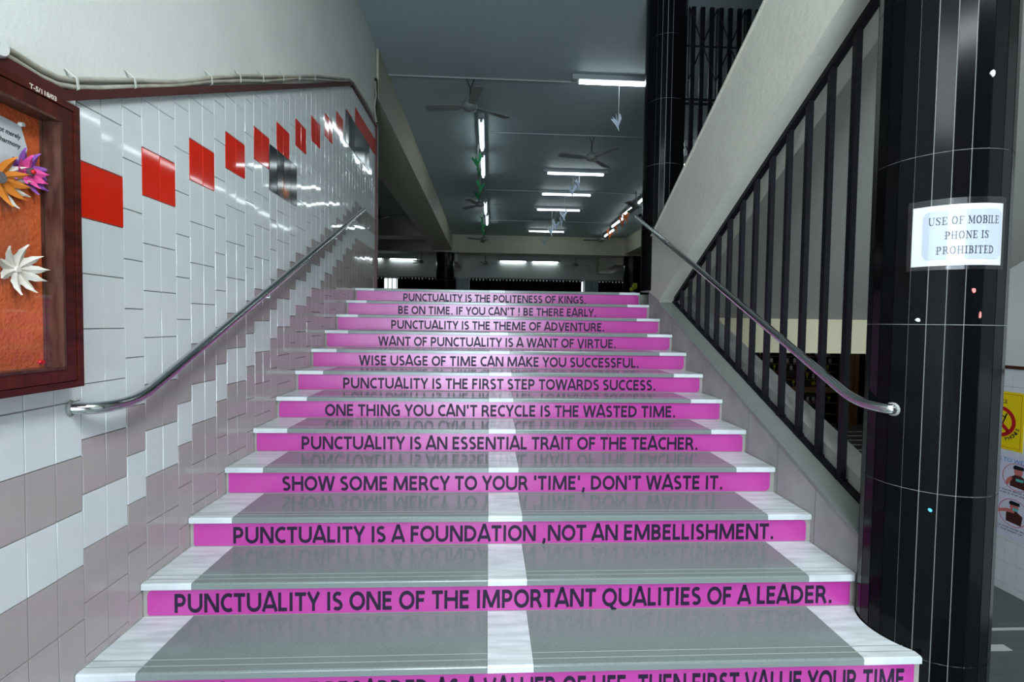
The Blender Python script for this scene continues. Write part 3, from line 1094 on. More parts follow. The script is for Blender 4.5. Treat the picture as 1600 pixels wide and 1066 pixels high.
for (a, z, w, h, mm, lab) in ((-95.4, 2.394, 5, 0.022, 'paper', 'scrap of white paper high on the foreground pillar'),
                              (-103, 1.636, 4, 0.016, 'pink_scrap', 'pink blob below the paper notice on the pillar'),
                              (-96.4, 1.55, 2.2, 0.026, 'pink_scrap', 'narrow pink smear lower right of the pink blob'),
                              (-144.7, 1.53, 4, 0.018, 'paper', 'small painted light reflection left of the middle pillar joint'),  # white patch painted in for a bright reflection on the granite
                              (-128.8, 0.827, 3.2, 0.016, 'blue_scrap', 'tiny blue scrap near the bottom of the foreground pillar')):
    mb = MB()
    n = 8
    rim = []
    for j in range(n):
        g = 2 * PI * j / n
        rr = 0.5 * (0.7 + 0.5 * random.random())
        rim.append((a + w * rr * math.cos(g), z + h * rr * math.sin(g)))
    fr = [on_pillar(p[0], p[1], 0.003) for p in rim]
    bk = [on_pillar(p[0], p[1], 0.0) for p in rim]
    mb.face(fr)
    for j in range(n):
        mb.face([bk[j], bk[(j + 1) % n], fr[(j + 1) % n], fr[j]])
    tag(add('scrap_or_glint', mb, M[mm]), lab, 'scrap')

# ------------------------------------------------------------------ display board on the left wall
BX = XL + 0.004
FX = XL + 0.075
by0, by1, bz0, bz1 = 0.62, 1.65, 1.272, 2.165
bd = thing('display_board', 'red-brown wooden framed display board with orange felt on the tiled wall', 'notice board', (XL, 1.1, bz0))
mb = MB()
mb.box(BX, FX, by0, by1, bz0, bz0 + 0.02)
mb.box(BX, FX, by0, by1, bz1 - 0.02, bz1)
mb.box(BX, FX, by0, by0 + 0.02, bz0 + 0.02, bz1 - 0.02)
mb.box(BX, FX, by1 - 0.02, by1, bz0 + 0.02, bz1 - 0.02)
add('case', mb, M['wood'], bd)
fy0, fy1, fz0, fz1 = by0 + 0.022, by1 - 0.022, bz0 + 0.022, bz1 - 0.022
mb = MB()
sx0, sx1 = FX - 0.032, FX - 0.004
iy0, iy1, iz0, iz1 = fy0 + 0.05, 1.582, 1.337, 2.097
mb.box(sx0, sx1, iy1, fy1, fz0, fz1)
add('door_stile', mb, M['wood'], bd)
mb = MB()
mb.box(sx0, sx1, fy0, iy0, fz0, fz1)
add('door_stile', mb, M['wood'], bd)
mb = MB()
mb.box(sx0, sx1, iy0, iy1, fz0, iz0)
add('door_rail', mb, M['wood_h'], bd)
mb = MB()
mb.box(sx0, sx1, iy0, iy1, iz1, fz1)
add('door_rail', mb, M['wood_h'], bd)
mb = MB()
mb.box(BX + 0.012, sx1 + 0.003, iy1 - 0.004, iy1 + 0.004, iz0, iz1)
mb.box(BX + 0.012, sx1 + 0.003, iy0 - 0.004, iy0 + 0.004, iz0, iz1)
mb.box(BX + 0.012, sx1 + 0.003, iy0, iy1, iz0 - 0.004, iz0 + 0.004)
mb.box(BX + 0.012, sx1 + 0.003, iy0, iy1, iz1 - 0.004, iz1 + 0.004)
mb.box(BX + 0.012, BX + 0.02, iy1 - 0.009, iy1 - 0.004, iz0, iz1)
o = add('moulding', mb, M['moulding'], bd)
o['label'] = 'worn brown inner moulding'
mb = MB()
mb.box(BX + 0.001, BX + 0.012, iy0 - 0.01, iy1 + 0.01, iz0 - 0.01, iz1 + 0.01)
o = add('felt_panel', mb, M['felt'], bd)
o['label'] = 'mottled orange felt backing'
mb = MB()
put_text(mb, 'T-5/118/03', lambda u, v: (FX + 0.0006, 1.478 + u, bz1 - 0.0165 + v), width=0.088, cap=0.013, bold=0.03)
o = add('painted_number', mb, M['chalk'], bd)
o['label'] = 'pale hand-painted number on the frame'
PX = BX + 0.012     # felt surface

nt2 = thing('paper_note', 'pale sheet with handwritten lines pinned to the orange felt', 'note', (PX, 1.4, 1.9))
mb = MB()
poly = [(1.16, 2.085), (1.512, 2.052), (1.531, 1.992), (1.515, 1.93), (1.16, 1.85)]
mb.prism(poly, 'X', PX + 0.001, PX + 0.003)
add('sheet', mb, M['paper'], nt2)
mb = MB()
put_text(mb, 's not merely', lambda u, v: (PX + 0.0036, 1.428 + u, 2.016 + v - u * 0.06), width=0.083, cap=0.0135, bold=0.02, shear=0.2)
put_text(mb, 'in harmony', lambda u, v: (PX + 0.0036, 1.432 + u, 1.989 + v - u * 0.06), width=0.078, cap=0.0135, bold=0.02, shear=0.2)
add('handwriting', mb, M['ink'], nt2)


def pin(y, z, mm, label):
    mb = MB()
    mb.tube([(PX, y, z), (PX + 0.004, y, z), (PX + 0.005, y, z), (PX + 0.011, y, z)], [0.007, 0.007, 0.0055, 0.006], 10)
    tag(add('push_pin', mb, M[mm]), label, 'pin')


pin(1.512, 2.056, 'white_plastic', 'white push pin at the corner of the handwritten sheet')
pin(1.560, 1.357, 'red_plastic', 'red push pin at the bottom corner of the felt')


def petal(mb, cy, cz_, x, ang, ln, wd, curl, mi=0, serr=False):
    n = 7
    L, Rr = [], []
    c, s = math.cos(ang), math.sin(ang)
    for i in range(n + 1):
        t = i / n
        w = wd * math.sin(PI * min(1, t * 0.86 + 0.14)) ** 0.9 if i < n else 0.0005
        if serr and 0 < i < n:
            w *= 1.08 if i % 2 else 0.9
        d = ln * (0.12 + 0.88 * t)
        h = x + curl * t * t + 0.004 * t
        L.append((h - 0.3 * w, cy + d * c - w * s, cz_ + d * s + w * c))
        Rr.append((h - 0.3 * w, cy + d * c + w * s, cz_ + d * s - w * c))
    for i in range(n):
        mid0 = tuple((a + b) / 2 + (0.4 * wd if j == 0 else 0) for j, (a, b) in enumerate(zip(L[i], Rr[i])))
        mid1 = tuple((a + b) / 2 + (0.4 * wd if j == 0 else 0) for j, (a, b) in enumerate(zip(L[i + 1], Rr[i + 1])))
        mb.face([L[i], mid0, mid1, L[i + 1]], mi, True)
        mb.face([mid0, Rr[i], Rr[i + 1], mid1], mi, True)


fl = thing('paper_flower', 'white paper flower with serrated petals low on the orange felt', 'paper flower', (PX, 1.487, 1.632))
mb = MB()
for j, a in enumerate((5, 38, 80, 125, 165, 205, 262, 300, 338)):
    petal(mb, 1.487, 1.632, PX + 0.006, math.radians(a), 0.075 if a != 5 else 0.082, 0.014, 0.016, 0, True)
mb.tube([(PX, 1.487, 1.632), (PX + 0.008, 1.487, 1.632)], 0.012, 10)
add('petals', mb, M['paper_beige'], fl)
mb = MB()
mb.tube([(PX + 0.006, 1.487, 1.632), (PX + 0.013, 1.487, 1.632)], [0.012, 0.008], 12)
add('flower_centre', mb, M['paper_beige'], fl)

fl = thing('paper_flower', 'purple and pink paper flower with a red bead centre', 'paper flower', (PX, 1.527, 1.925))
mb = MB()
for a in (20, 68, 110, 160, 215, 285, 318, 350):
    petal(mb, 1.527, 1.925, PX + 0.004, math.radians(a), 0.066, 0.014, 0.012)
mb.tube([(PX, 1.527, 1.925), (PX + 0.008, 1.527, 1.925)], 0.01, 10)
add('purple_petals', mb, M['paper_purple'], fl)
mb = MB()
for a in (-30, 5, 95, 150, 185, 240, 290):
    petal(mb, 1.525, 1.924, PX + 0.010, math.radians(a), 0.048, 0.014, 0.012)
mb.tube([(PX + 0.005, 1.527, 1.925), (PX + 0.014, 1.527, 1.925)], 0.012, 10)
add('pink_petals', mb, M['paper_pink'], fl)
mb = MB()
mb.tube([(PX + 0.012, 1.526, 1.924), (PX + 0.02, 1.526, 1.924)], 0.012, 12)
c = add('flower_centre', mb, M['grey_glitter'], fl)
mb = MB()
mb.ball((PX + 0.022, 1.527, 1.924), 0.007, 10)
add('bead', mb, M['red_plastic'], fl)
fl = thing('paper_flower', 'orange and white paper flower with a grey centre, left of the purple one', 'paper flower', (PX, 1.432, 1.88))
mb = MB()
for a in (-58, -22, 8, 35, 100, 150, 200, 250):
    petal(mb, 1.432, 1.88, PX + 0.004, math.radians(a), 0.088, 0.013, 0.014)
mb.tube([(PX, 1.432, 1.88), (PX + 0.008, 1.432, 1.88)], 0.01, 10)
add('white_petals', mb, M['paper_beige'], fl)
mb = MB()
for a in (-75, -38, -6, 22, 62, 120, 170, 220):
    petal(mb, 1.432, 1.88, PX + 0.012, math.radians(a), 0.078, 0.013, 0.014)
mb.tube([(PX + 0.005, 1.432, 1.88), (PX + 0.016, 1.432, 1.88)], 0.012, 10)
add('orange_petals', mb, M['paper_orange'], fl)
mb = MB()
mb.tube([(PX + 0.014, 1.432, 1.88), (PX + 0.022, 1.432, 1.88)], 0.016, 14)
add('flower_centre', mb, M['grey_glitter'], fl)
mb = MB()
mb.box(FX - 0.02, FX - 0.018, iy0, iy1, iz0, iz1)
o = add('glass_pane', mb, M['glass'], bd)

# ------------------------------------------------------------------ conduits along the plaster
CP = [(0.7, 2.245), (1.444, 2.243), (1.5, 2.243), (1.581, 2.238), (1.64, 2.243), (1.697, 2.262), (1.8, 2.312), (1.96, 2.392), (2.189, 2.5),
      (2.33, 2.573), (2.48, 2.656), (2.8, 2.823), (3.106, 2.974), (3.55, 3.2), (4.017, 3.428), (4.5, 3.655), (4.883, 3.835), (5.02, 3.868), (5.6, 3.9), (5.95, 3.9)]
for j, (dz, lab) in enumerate(((0.011, 'upper of the two grey conduits over the maroon strip'), (-0.011, 'lower of the two grey conduits over the maroon strip'))):
    mb = MB()
    path = []
    for i, (y, z) in enumerate(CP):
        w = 0.005 * math.sin(y * 5 + j * 2)
        path.append((XL + 0.0155, y, z + dz + (w if y > 1.7 else 0)))
    mb.tube(path, 0.0095, 10)
    tag(add('conduit', mb, M['conduit']), lab, 'conduit', 'conduits on the left wall')


def cp(y):
    for (a, za), (b, zb) in zip(CP, CP[1:]):
        if y <= b:
            return za + (zb - za) * (y - a) / (b - a)
    return CP[-1][1]


ORD = ['nearest', 'second', 'third', 'fourth', 'fifth', 'sixth', 'seventh', 'eighth']
for i, y in enumerate((1.70, 1.966, 2.49, 2.77, 3.04, 3.33, 3.6, 3.92)):
    z = cp(y)
    mb = MB()
    x = XL + 0.027
    pts = [(XL + 0.006, y - 0.018, z + 0.04), (XL + 0.012, y - 0.012, z + 0.032), (x, y, z + 0.018), (x, y + 0.006, z - 0.015), (XL + 0.008, y + 0.006, z - 0.028), (XL + 0.004, y + 0.006, z - 0.045)]
    for (a, b) in zip(pts, pts[1:]):
        a, b = Vector(a), Vector(b)
        w = Vector((0, 0.0045, 0.002))
        o_ = Vector((0.0018, 0, 0))
        v = [a - w, a + w, b + w, b - w]
        mb.raw([*v, *[q + o_ for q in v]], [(0, 1, 2, 3), (7, 6, 5, 4), (0, 4, 5, 1), (1, 5, 6, 2), (2, 6, 7, 3), (3, 7, 4, 0)])
    tag(add('conduit_strap', mb, M['strap']), '%s pale strap holding the conduits, counted from the display board' % ORD[i], 'strap', 'straps on the conduits')
jb = thing('junction_box', 'round white junction box on the conduits at the left edge', 'junction box', (XL, 1.445, 2.24))
mb = MB()
mb.tube([(XL + 0.004, 1.44, 2.243), (XL + 0.03, 1.44, 2.243), (XL + 0.036, 1.44, 2.243)], [0.032, 0.032, 0.026], 18)
add('box', mb, M['white_plastic'], jb)
mb = MB()
mb.tube([(XL + 0.036, 1.43, 2.246), (XL + 0.0375, 1.43, 2.246)], 0.007, 10)
add('hole', mb, M['socket'], jb)
# short cable hanging at the end of the tiled wall
cb = thing('wall_cable', 'loose cable hanging down the far end of the tiled wall', 'cable', (XL, 5.97, 3.9))
mb = MB()
mb.tube([(XL + 0.014, 5.99, 4.36), (XL + 0.02, 5.97, 4.25), (XL + 0.03, 5.95, 4.18), (XL + 0.016, 5.93, 4.05), (XL + 0.02, 5.95, 3.95), (XL + 0.03, 5.98, 3.88)], 0.012, 8)
add('cable', mb, M['conduit'], cb)
mb = MB()
mb.box(XL + 0.004, XL + 0.03, 5.985, 6.03, 3.88, 4.40)
o = add('dark_strip', mb, M['socket'], cb)

# dark glossy pictures stuck over the tiles
for (ya, yb, za, zb, lab) in ((3.165, 3.602, 2.315, 2.602, 'dark glossy picture with an ember glow stuck below the red tiles'),
                              (4.80, 5.72, 3.22, 3.52, 'long dark glossy picture stuck near the far end of the tiles')):
    mb = MB()
    n = max(2, int(round((yb - ya) / 0.1035)))
    for k in range(n):
        a = ya + (yb - ya) * k / n
        b = ya + (yb - ya) * (k + 1) / n
        tx = random.gauss(0, 0.0008)
        x = XL + 0.0075
        mb.raw([(x - tx, a + 0.0008, za), (x + tx, b - 0.0008, za), (x + tx, b - 0.0008, zb), (x - tx, a + 0.0008, zb),
                (XL + 0.004, a, za), (XL + 0.004, b, za), (XL + 0.004, b, zb), (XL + 0.004, a, zb)],
               [(0, 1, 2, 3), (0, 4, 5, 1), (1, 5, 6, 2), (2, 6, 7, 3), (3, 7, 4, 0)])
    tag(add('wall_picture', mb, M['ember']), lab, 'picture')

# ------------------------------------------------------------------ hall lamps
def tube_light(label, x, y, z, ln, along, group='tube lights on the hall ceiling', wall=False):
    t = thing('tube_light', label, 'ceiling lamp' if not wall else 'wall lamp', (x, y, z), group)
    hb, tb, cb_ = MB(), MB(), MB()
    h = ln / 2
    def bx(mb, a0, a1, w, z0, z1):
        if along == 'X':
            mb.box(x + a0, x + a1, y - w, y + w, z0, z1)
        else:
            mb.box(x - w, x + w, y + a0, y + a1, z0, z1)
    bx(hb, -h - 0.09, h + 0.09, 0.048, z + 0.024, z + 0.085)
    add('housing', hb, M['housing'], t)
    d = Vector((1, 0, 0)) if along == 'X' else Vector((0, 1, 0))
    c = Vector((x, y, z))
    tb.tube([c - d * h, c + d * h], 0.019, 12)
    add('tube', tb, M['tube'], t)
    for s in (-1, 1):
        cb_ = MB()
        p = c + d * (s * h)
        if along == 'X':
            cb_.box(min(p.x, p.x + s * 0.025), max(p.x, p.x + s * 0.025), y - 0.02, y + 0.02, z - 0.022, z + 0.036)
        else:
            cb_.box(x - 0.02, x + 0.02, min(p.y, p.y + s * 0.025), max(p.y, p.y + s * 0.025), z - 0.022, z + 0.036)
        add('end_cap', cb_, M['housing'], t)
    return t


ZT = 4.715
tube_light('bright ceiling tube light nearest the stairs, cut by the black pillar', 1.77, 6.54, ZT, 1.2, 'X')
for i, (x, y, lab) in enumerate(((1.84, 10.47, 'crosswise ceiling tube light with a paper bird hanging in front, first of the ladder'),
                                 (1.91, 12.14, 'crosswise ceiling tube light, second of the ladder above the white birds'),
                                 (1.95, 13.78, 'crosswise ceiling tube light, third of the ladder over the white birds'),
                                 (2.0, 17.0, 'crosswise ceiling tube light, farthest of the ladder before the cream beam'))):
    tube_light(lab, x, y, ZT, 1.2, 'X')
for i, (x, y, lab) in enumerate(((-0.145, 8.54, 'lengthwise ceiling tube light under the big fan, nearest of its row'),
                                 (-0.14, 10.2, 'lengthwise ceiling tube light beside the topmost green birds'),
                                 (-0.105, 13.82, 'lengthwise ceiling tube light just past the second fan of the left row'),
                                 (-0.065, 15.4, 'lengthwise ceiling tube light, farthest of the row with green birds'))):
    tube_light(lab, x, y, ZT, 1.3, 'Y')
for i, (x, y, lab) in enumerate(((3.93, 8.62, 'lengthwise ceiling tube light glimpsed through the folding gate, nearest the gate'),
                                 (3.93, 10.2, 'lengthwise ceiling tube light behind the upper pillar, glimpsed beside the folding gate'),
                                 (3.93, 12.1, 'lengthwise ceiling tube light of the right row, nearest and half behind the pillar'),
                                 (3.93, 13.62, 'lengthwise ceiling tube light above the first orange bird'),
                                 (4.04, 15.25, 'lengthwise ceiling tube light above the lower orange birds'),
                                 (4.22, 17.0, 'lengthwise ceiling tube light of the right row, farthest from the stairs'))):
    tube_light(lab, x, y, ZT, 1.3, 'Y')
for (x, lab) in ((-5.35, 'wall tube light over the far left curtain, partly behind the tiled wall'), (-3.82, 'wall tube light over the bright window gap'),
                 (1.11, 'wall tube light over the middle curtain, left of the pair'), (2.57, 'wall tube light over the middle curtain, right of the pair')):
    tube_light(lab, x, 22.12, 4.31, 1.16, 'X', 'tube lights on the end wall', True)

# thin conduit lines across the hall ceiling
for i, (x0, x1, y, lab) in enumerate(((-1.36, 1.17, 6.69, 'thin conduit line on the ceiling by the big fan'),
                                      (0.0, 5.1, 8.53, 'thin conduit line on the ceiling by the second right fan'),
                                      (-0.1, 5.1, 12.16, 'thin conduit line across the middle of the hall ceiling'),
                                      (0.0, 5.1, 15.68, 'thin conduit line on the ceiling nearest the cream beam'))):
    mb = MB()
    mb.tube([(x0, y, 4.79), (x1, y, 4.79)], 0.012, 8)
    tag(add('ceiling_conduit', mb, M['housing']), lab, 'conduit', 'conduits on the hall ceiling')

# ceiling fans
def make_fan(label, loc, rod, angs):
    t = thing('ceiling_fan', label, 'fan', loc, 'ceiling fans in the hall')
    mb = MB()
    mb.lathe([(0.012, -rod + 0.08), (0.012, -0.1)], 0, 0, 10)
    mb.tube([(-0.05, 0, 0), (0, 0, -0.13)], 0.008, 6)
    mb.tube([(0.05, 0, 0), (0, 0, -0.13)], 0.008, 6)
    add('down_rod', mb, M['fan_dark'], t, False)
    mb = MB()
    mb.lathe([(0.02, -rod + 0.10), (0.05, -rod + 0.085), (0.105, -rod + 0.05), (0.11, -rod), (0.09, -rod - 0.03), (0.04, -rod - 0.05), (0.001, -rod - 0.055)], 0, 0, 20)
    add('motor', mb, M['fan'], t, False)
    for a in angs:
        a = math.radians(a)
        c, s = math.cos(a), math.sin(a)
        mb = MB()
        v = []
        for (d, w, tw) in ((0.1, 0.03, 0.0), (0.2, 0.06, 0.012), (0.58, 0.07, 0.01), (0.61, 0.05, 0.008)):
            for (sg, zz) in ((-1, -rod), (1, -rod)):
                z = zz + sg * tw
                for dz in (-0.003, 0.003):
                    v.append((d * c - sg * w * s, d * s + sg * w * c, z + dz))
        f = []
        for i in range(3):
            b = i * 4
            f += [(b, b + 4, b + 6, b + 2), (b + 1, b + 3, b + 7, b + 5), (b, b + 1, b + 5, b + 4), (b + 2, b + 6, b + 7, b + 3)]
        f += [(0, 2, 3, 1), (12, 13, 15, 14)]
        mb.raw(v, f)
        add('blade', mb, M['fan'], t, False)
    return t


F0 = make_fan('nearest and largest grey ceiling fan, left of the first tube light', (-0.275, 6.74, 4.8), 0.375, (173, 30, -78))
for loc, rz, lab in (((1.79, 8.6, 4.8), 20, 'ceiling fan right of centre, between the first two crosswise tube lights'),
                     ((-0.24, 12.2, 4.8), -40, 'ceiling fan beside the string of green birds'),
                     ((3.63, 12.0, 4.8), 60, 'ceiling fan next to the right row of tubes, half behind the pillar'),
                     ((3.89, 16.85, 4.8), 10, 'ceiling fan beyond the orange birds, in front of the cream beam'),
                     ((-0.185, 17.2, 4.8), 175, 'ceiling fan below the last green birds, in front of the cream beam'),
                     ((-3.14, 14.2, 4.8), 30, 'ceiling fan at the far left, beside the tiled wall end')):
    dup(F0, loc, lab, math.radians(rz))
FB = make_fan('ceiling fan of the far bay, left of the middle wall lamps', (-0.14, 20.5, 4.8), 0.8, (10, 130, 250))
dup(FB, (3.67, 20.5, 4.8), 'ceiling fan of the far bay, right of the middle wall lamps')
dup(FB, (-2.8, 20.5, 4.8), 'ceiling fan of the far bay, left of the far round column')

# hanging paper birds
def make_bird(label, loc, mm, s, top, group):
    t = thing('paper_bird', label, 'paper bird', loc, group)
    mb = MB()
    nose, tail = Vector((0.05, 0.0, -0.55)), Vector((-0.42, 0.1, 0.2))
    ridge, belly = Vector((-0.02, 0.0, 0.0)), Vector((-0.1, -0.02, -0.28))
    def tri(a, b, c):
        n = (b - a).cross(c - a).normalized() * 0.012
        mb.raw([p * s for p in (a, b, c)] + [(p + n) * s for p in (a, b, c)], [(0, 2, 1), (3, 4, 5), (0, 1, 4, 3), (1, 2, 5, 4), (2, 0, 3, 5)])
    V = Vector
    tri(ridge + V((0, 0.05, 0)), belly, nose)
    tri(ridge + V((0, -0.05, 0)), nose, belly)
    tri(belly, ridge, tail)
    tri(belly, tail + V((0.04, -0.2, 0.04)), ridge)
    add('body', mb, M[mm], t, False)
    mb = MB()
    tri(ridge, belly * 0.8, V((0.1, 0.12, 0.55)))
    tri(ridge, V((0.1, 0.12, 0.55)), V((0.24, 0.2, 0.3)))
    tri(ridge, V((0.24, 0.2, 0.3)), nose * 0.4)
    tri(ridge, belly * 0.8, V((-0.2, -0.22, 0.35)))
    add('wing', mb, M[mm], t, False)
    mb = MB()
    mb.tube([(0, 0, 0.0), (0, 0, top - loc[2])], 0.0035, 5)
    add('string', mb, M['string'], t, False)
    return t


def birds(lst, mm, s, group):
    first = None
    for (loc, rz, lab) in lst:
        t = make_bird(lab, loc, mm, s, 4.78, group)
        t.rotation_euler = (0, 0, math.radians(rz))


birds([((1.735, 6.62, 4.25), 0, 'white paper bird hanging from the nearest tube light')], 'bird_white', 0.24, 'hanging paper birds')
birds([((1.945, 10.6, 4.57), 30, 'grey-blue paper bird just under the first crosswise tube light'),
       ((1.86, 10.9, 4.49), -30, 'grey-blue paper bird in front of the second crosswise tube light'),
       ((1.79, 15.5, 4.10), 20, 'lone grey-blue paper bird hanging in front of the cream beam')], 'bird_blue', 0.3, 'hanging paper birds')
birds([((1.945, 12.6, 4.33), 0, 'white paper bird, upper right of the white cluster'),
       ((1.96, 13.2, 4.26), 70, 'white paper bird, middle of the white cluster'),
       ((1.85, 13.6, 4.26), 140, 'white paper bird, left of the white cluster'),
       ((1.80, 14.0, 4.18), 10, 'white paper bird, lowest of the white cluster')], 'bird_white', 0.34, 'hanging paper birds')
birds([((-0.215, 9.0, 4.45), 0, 'green paper bird, topmost of the green string'),
       ((-0.205, 9.8, 4.47), 80, 'green paper bird, second from the top of the green string'),
       ((-0.21, 11.0, 4.54), 160, 'green paper bird, third from the top of the green string'),
       ((-0.25, 11.6, 4.52), 20, 'green paper bird just above the fan in the green string'),
       ((-0.18, 13.6, 4.40), 60, 'green paper bird just below the fan in the green string'),
       ((-0.2, 14.5, 4.38), 200, 'green paper bird, second lowest of the green string'),
       ((-0.16, 15.3, 4.31), 120, 'green paper bird, lowest of the green string')], 'bird_green', 0.32, 'hanging green paper birds')
birds([((3.70, 13.0, 4.42), 0, 'orange paper bird, topmost and nearest the pillar'),
       ((3.785, 13.8, 4.42), 90, 'orange paper bird, second from the top'),
       ((3.90, 14.8, 4.47), 40, 'orange paper bird, third from the top'),
       ((3.97, 16.0, 4.49), 150, 'orange paper bird, lowest and farthest left of the orange ones')], 'bird_orange', 0.36, 'hanging orange paper birds')

# curtains along the end wall
def curtain(label, xa, xb):
    t = thing('curtain', label, 'curtain', ((xa + xb) / 2, 21.86, 2.0), 'black curtains on the end wall')
    mb = MB()
    n = int((xb - xa) / 0.02)
    rows = [1.9, 3.3, 3.47]
    V = []
    for i in range(n + 1):
        x = xa + (xb - xa) * i / n
        ph = 2 * PI * x / 0.15
        for j, z in enumerate(rows):
            zz = z
            if j == 2:
                zz = 3.485 - 0.075 * (0.5 - 0.5 * math.cos(ph)) ** 2
            V.append((x, 21.86 + 0.03 * math.sin(ph) * (0.7 if j == 2 else 1), zz))
    f = []
    for i in range(n):
        for j in range(2):
            a = i * 3 + j
            f.append((a, a + 3, a + 4, a + 1))
    mb.raw(V, f, 0, True)
    add('cloth', mb, M['curtain'], t)
    mb = MB()
    mb.tube([(xa, 21.86, 3.505), (xb, 21.86, 3.505)], 0.016, 8)
    add('curtain_rod', mb, M['iron'], t)
    return t


curtain('black pleated curtain left of the bright window gap', -7.3, -4.6)
curtain('black pleated curtain right of the bright window gap, left of the far column', -4.03, -1.44)
curtain('long black pleated curtain between the two pale piers', -0.84, 4.2)
curtain('black pleated curtain right of the right pale pier', 4.98, 8.4)
for i, (x, lab) in enumerate(((-1.34, 'green paper cutout low on the left pier, left one'), (-1.02, 'green paper cutout low on the left pier, right one'),
                              (4.5, 'green paper cutout low on the right pier, left one'), (4.85, 'green paper cutout low on the right pier, right one'))):
    mb = MB()
    mb.prism([(x - 0.11, 2.72), (x + 0.1, 2.72), (x + 0.13, 2.84), (x + 0.03, 2.93), (x - 0.1, 2.9)], 'Y', 21.944, 21.95)
    tag(add('paper_cutout', mb, M['green_decor']), lab, 'decoration', 'cutouts on the piers')

# flower in a vase near the top of the stairs
vs = thing('flower_vase', 'yellow flower head in a pale blue vase beyond the top step', 'vase', (2.7, 9.0, ZL))
mb = MB()
mb.lathe([(0.05, ZL + 0.004), (0.065, ZL + 0.1), (0.04, ZL + 0.22), (0.055, ZL + 0.27)], 2.7, 9.0, 14)
add('vase', mb, M['vase'], vs)
mb = MB()
mb.tube([(2.7, 9, ZL + 0.2), (2.71, 9, ZL + 0.36)], 0.008, 6)
for j in range(14):
    a = 2.4 * j
    mb.ball((2.71 + 0.045 * math.cos(a), 9 + 0.045 * math.sin(a), ZL + 0.36 + 0.05 * math.sin(a * 1.7)), 0.03, 7)
add('flower_head', mb, M['flower_yellow'], vs)

# ------------------------------------------------------------------ collapsible gate on the landing
gt = thing('folding_gate', 'black iron folding gate above the sloping beam at the landing', 'gate', (3.3, 5.06, ZL))
GY = 5.06
pw = 0.0975
for k in range(0, 29):
    x = 1.993 + pw * k
    mb = MB()
    mb.box(x - 0.022, x + 0.022, GY - 0.012, GY + 0.012, ZL + 0.03, 4.798)
    add('picket', mb, M['iron'], gt)
for z in (2.0, 3.82, 3.865, 4.41):
    mb = MB()
    hh = 0.008 if z > 4 else 0.012
    mb.box(1.985, 4.76, GY + 0.012, GY + 0.018, z - hh, z + hh)
    add('cross_rail', mb, M['iron'], gt)
for z0 in (4.41, 3.0):
    for n in range(0, 9):
        xc = 1.993 + pw * (2 + 3 * n)
        if xc + pw * 1.5 > 4.76:
            break
        for (sx, szn) in ((1, 1), (1, -1), (-1, 1), (-1, -1)):
            mb = MB()
            mb.tube([(xc, GY - 0.016, z0), (xc + sx * pw * 1.5, GY - 0.016, z0 + szn * 0.37)], 0.007, 6)
            add('lattice_bar', mb, M['iron'], gt)
        mb = MB()
        xm = xc + 1.5 * pw
        mb.box(xm - 0.006, xm + 0.006, GY - 0.02, GY - 0.012, z0 - 0.55, z0 + 0.37)
        add('lattice_bar', mb, M['iron'], gt)
mb = MB()
xm = 1.993 + 0.5 * pw
mb.box(xm - 0.006, xm + 0.006, GY - 0.02, GY - 0.012, 3.86, 4.79)
add('lattice_bar', mb, M['iron'], gt)

# ------------------------------------------------------------------ trophy cabinets under the landing
TR = []


def make_trophy(kind):
    t = thing('trophy', 'small trophy on a dark cabinet shelf seen through the grille', 'trophy', (0, 0, 0), 'trophies on the cabinet shelves')
    if kind == 0:
        mb = MB()
        mb.lathe([(0.03, 0), (0.03, 0.03)], 0, 0, 12)
        add('plinth', mb, M['socket'], t, False)
        mb = MB()
        mb.lathe([(0.012, 0.03), (0.01, 0.06), (0.035, 0.09), (0.042, 0.14)], 0, 0, 12)
        add('cup', mb, M['gold'], t, False)
    elif kind == 1:
        mb = MB()
        mb.box(-0.05, 0.05, -0.02, 0.02, 0, 0.02)
        add('plinth', mb, M['socket'], t, False)
        mb = MB()
        mb.tube([(0, -0.008, 0.075), (0, 0.008, 0.075)], 0.055, 16)
        add('disc', mb, M['gold'], t, False)
    else:
        mb = MB()
        mb.box(-0.04, 0.04, -0.03, 0.03, 0, 0.025)
        add('plinth', mb, M['cabinet'], t, False)
        mb = MB()
        mb.prism([(-0.035, 0.025), (0.035, 0.025), (0.035, 0.11), (0, 0.14), (-0.035, 0.11)], 'Y', -0.008, 0.008)
        add('shield', mb, M['silver'], t, False)
    return t


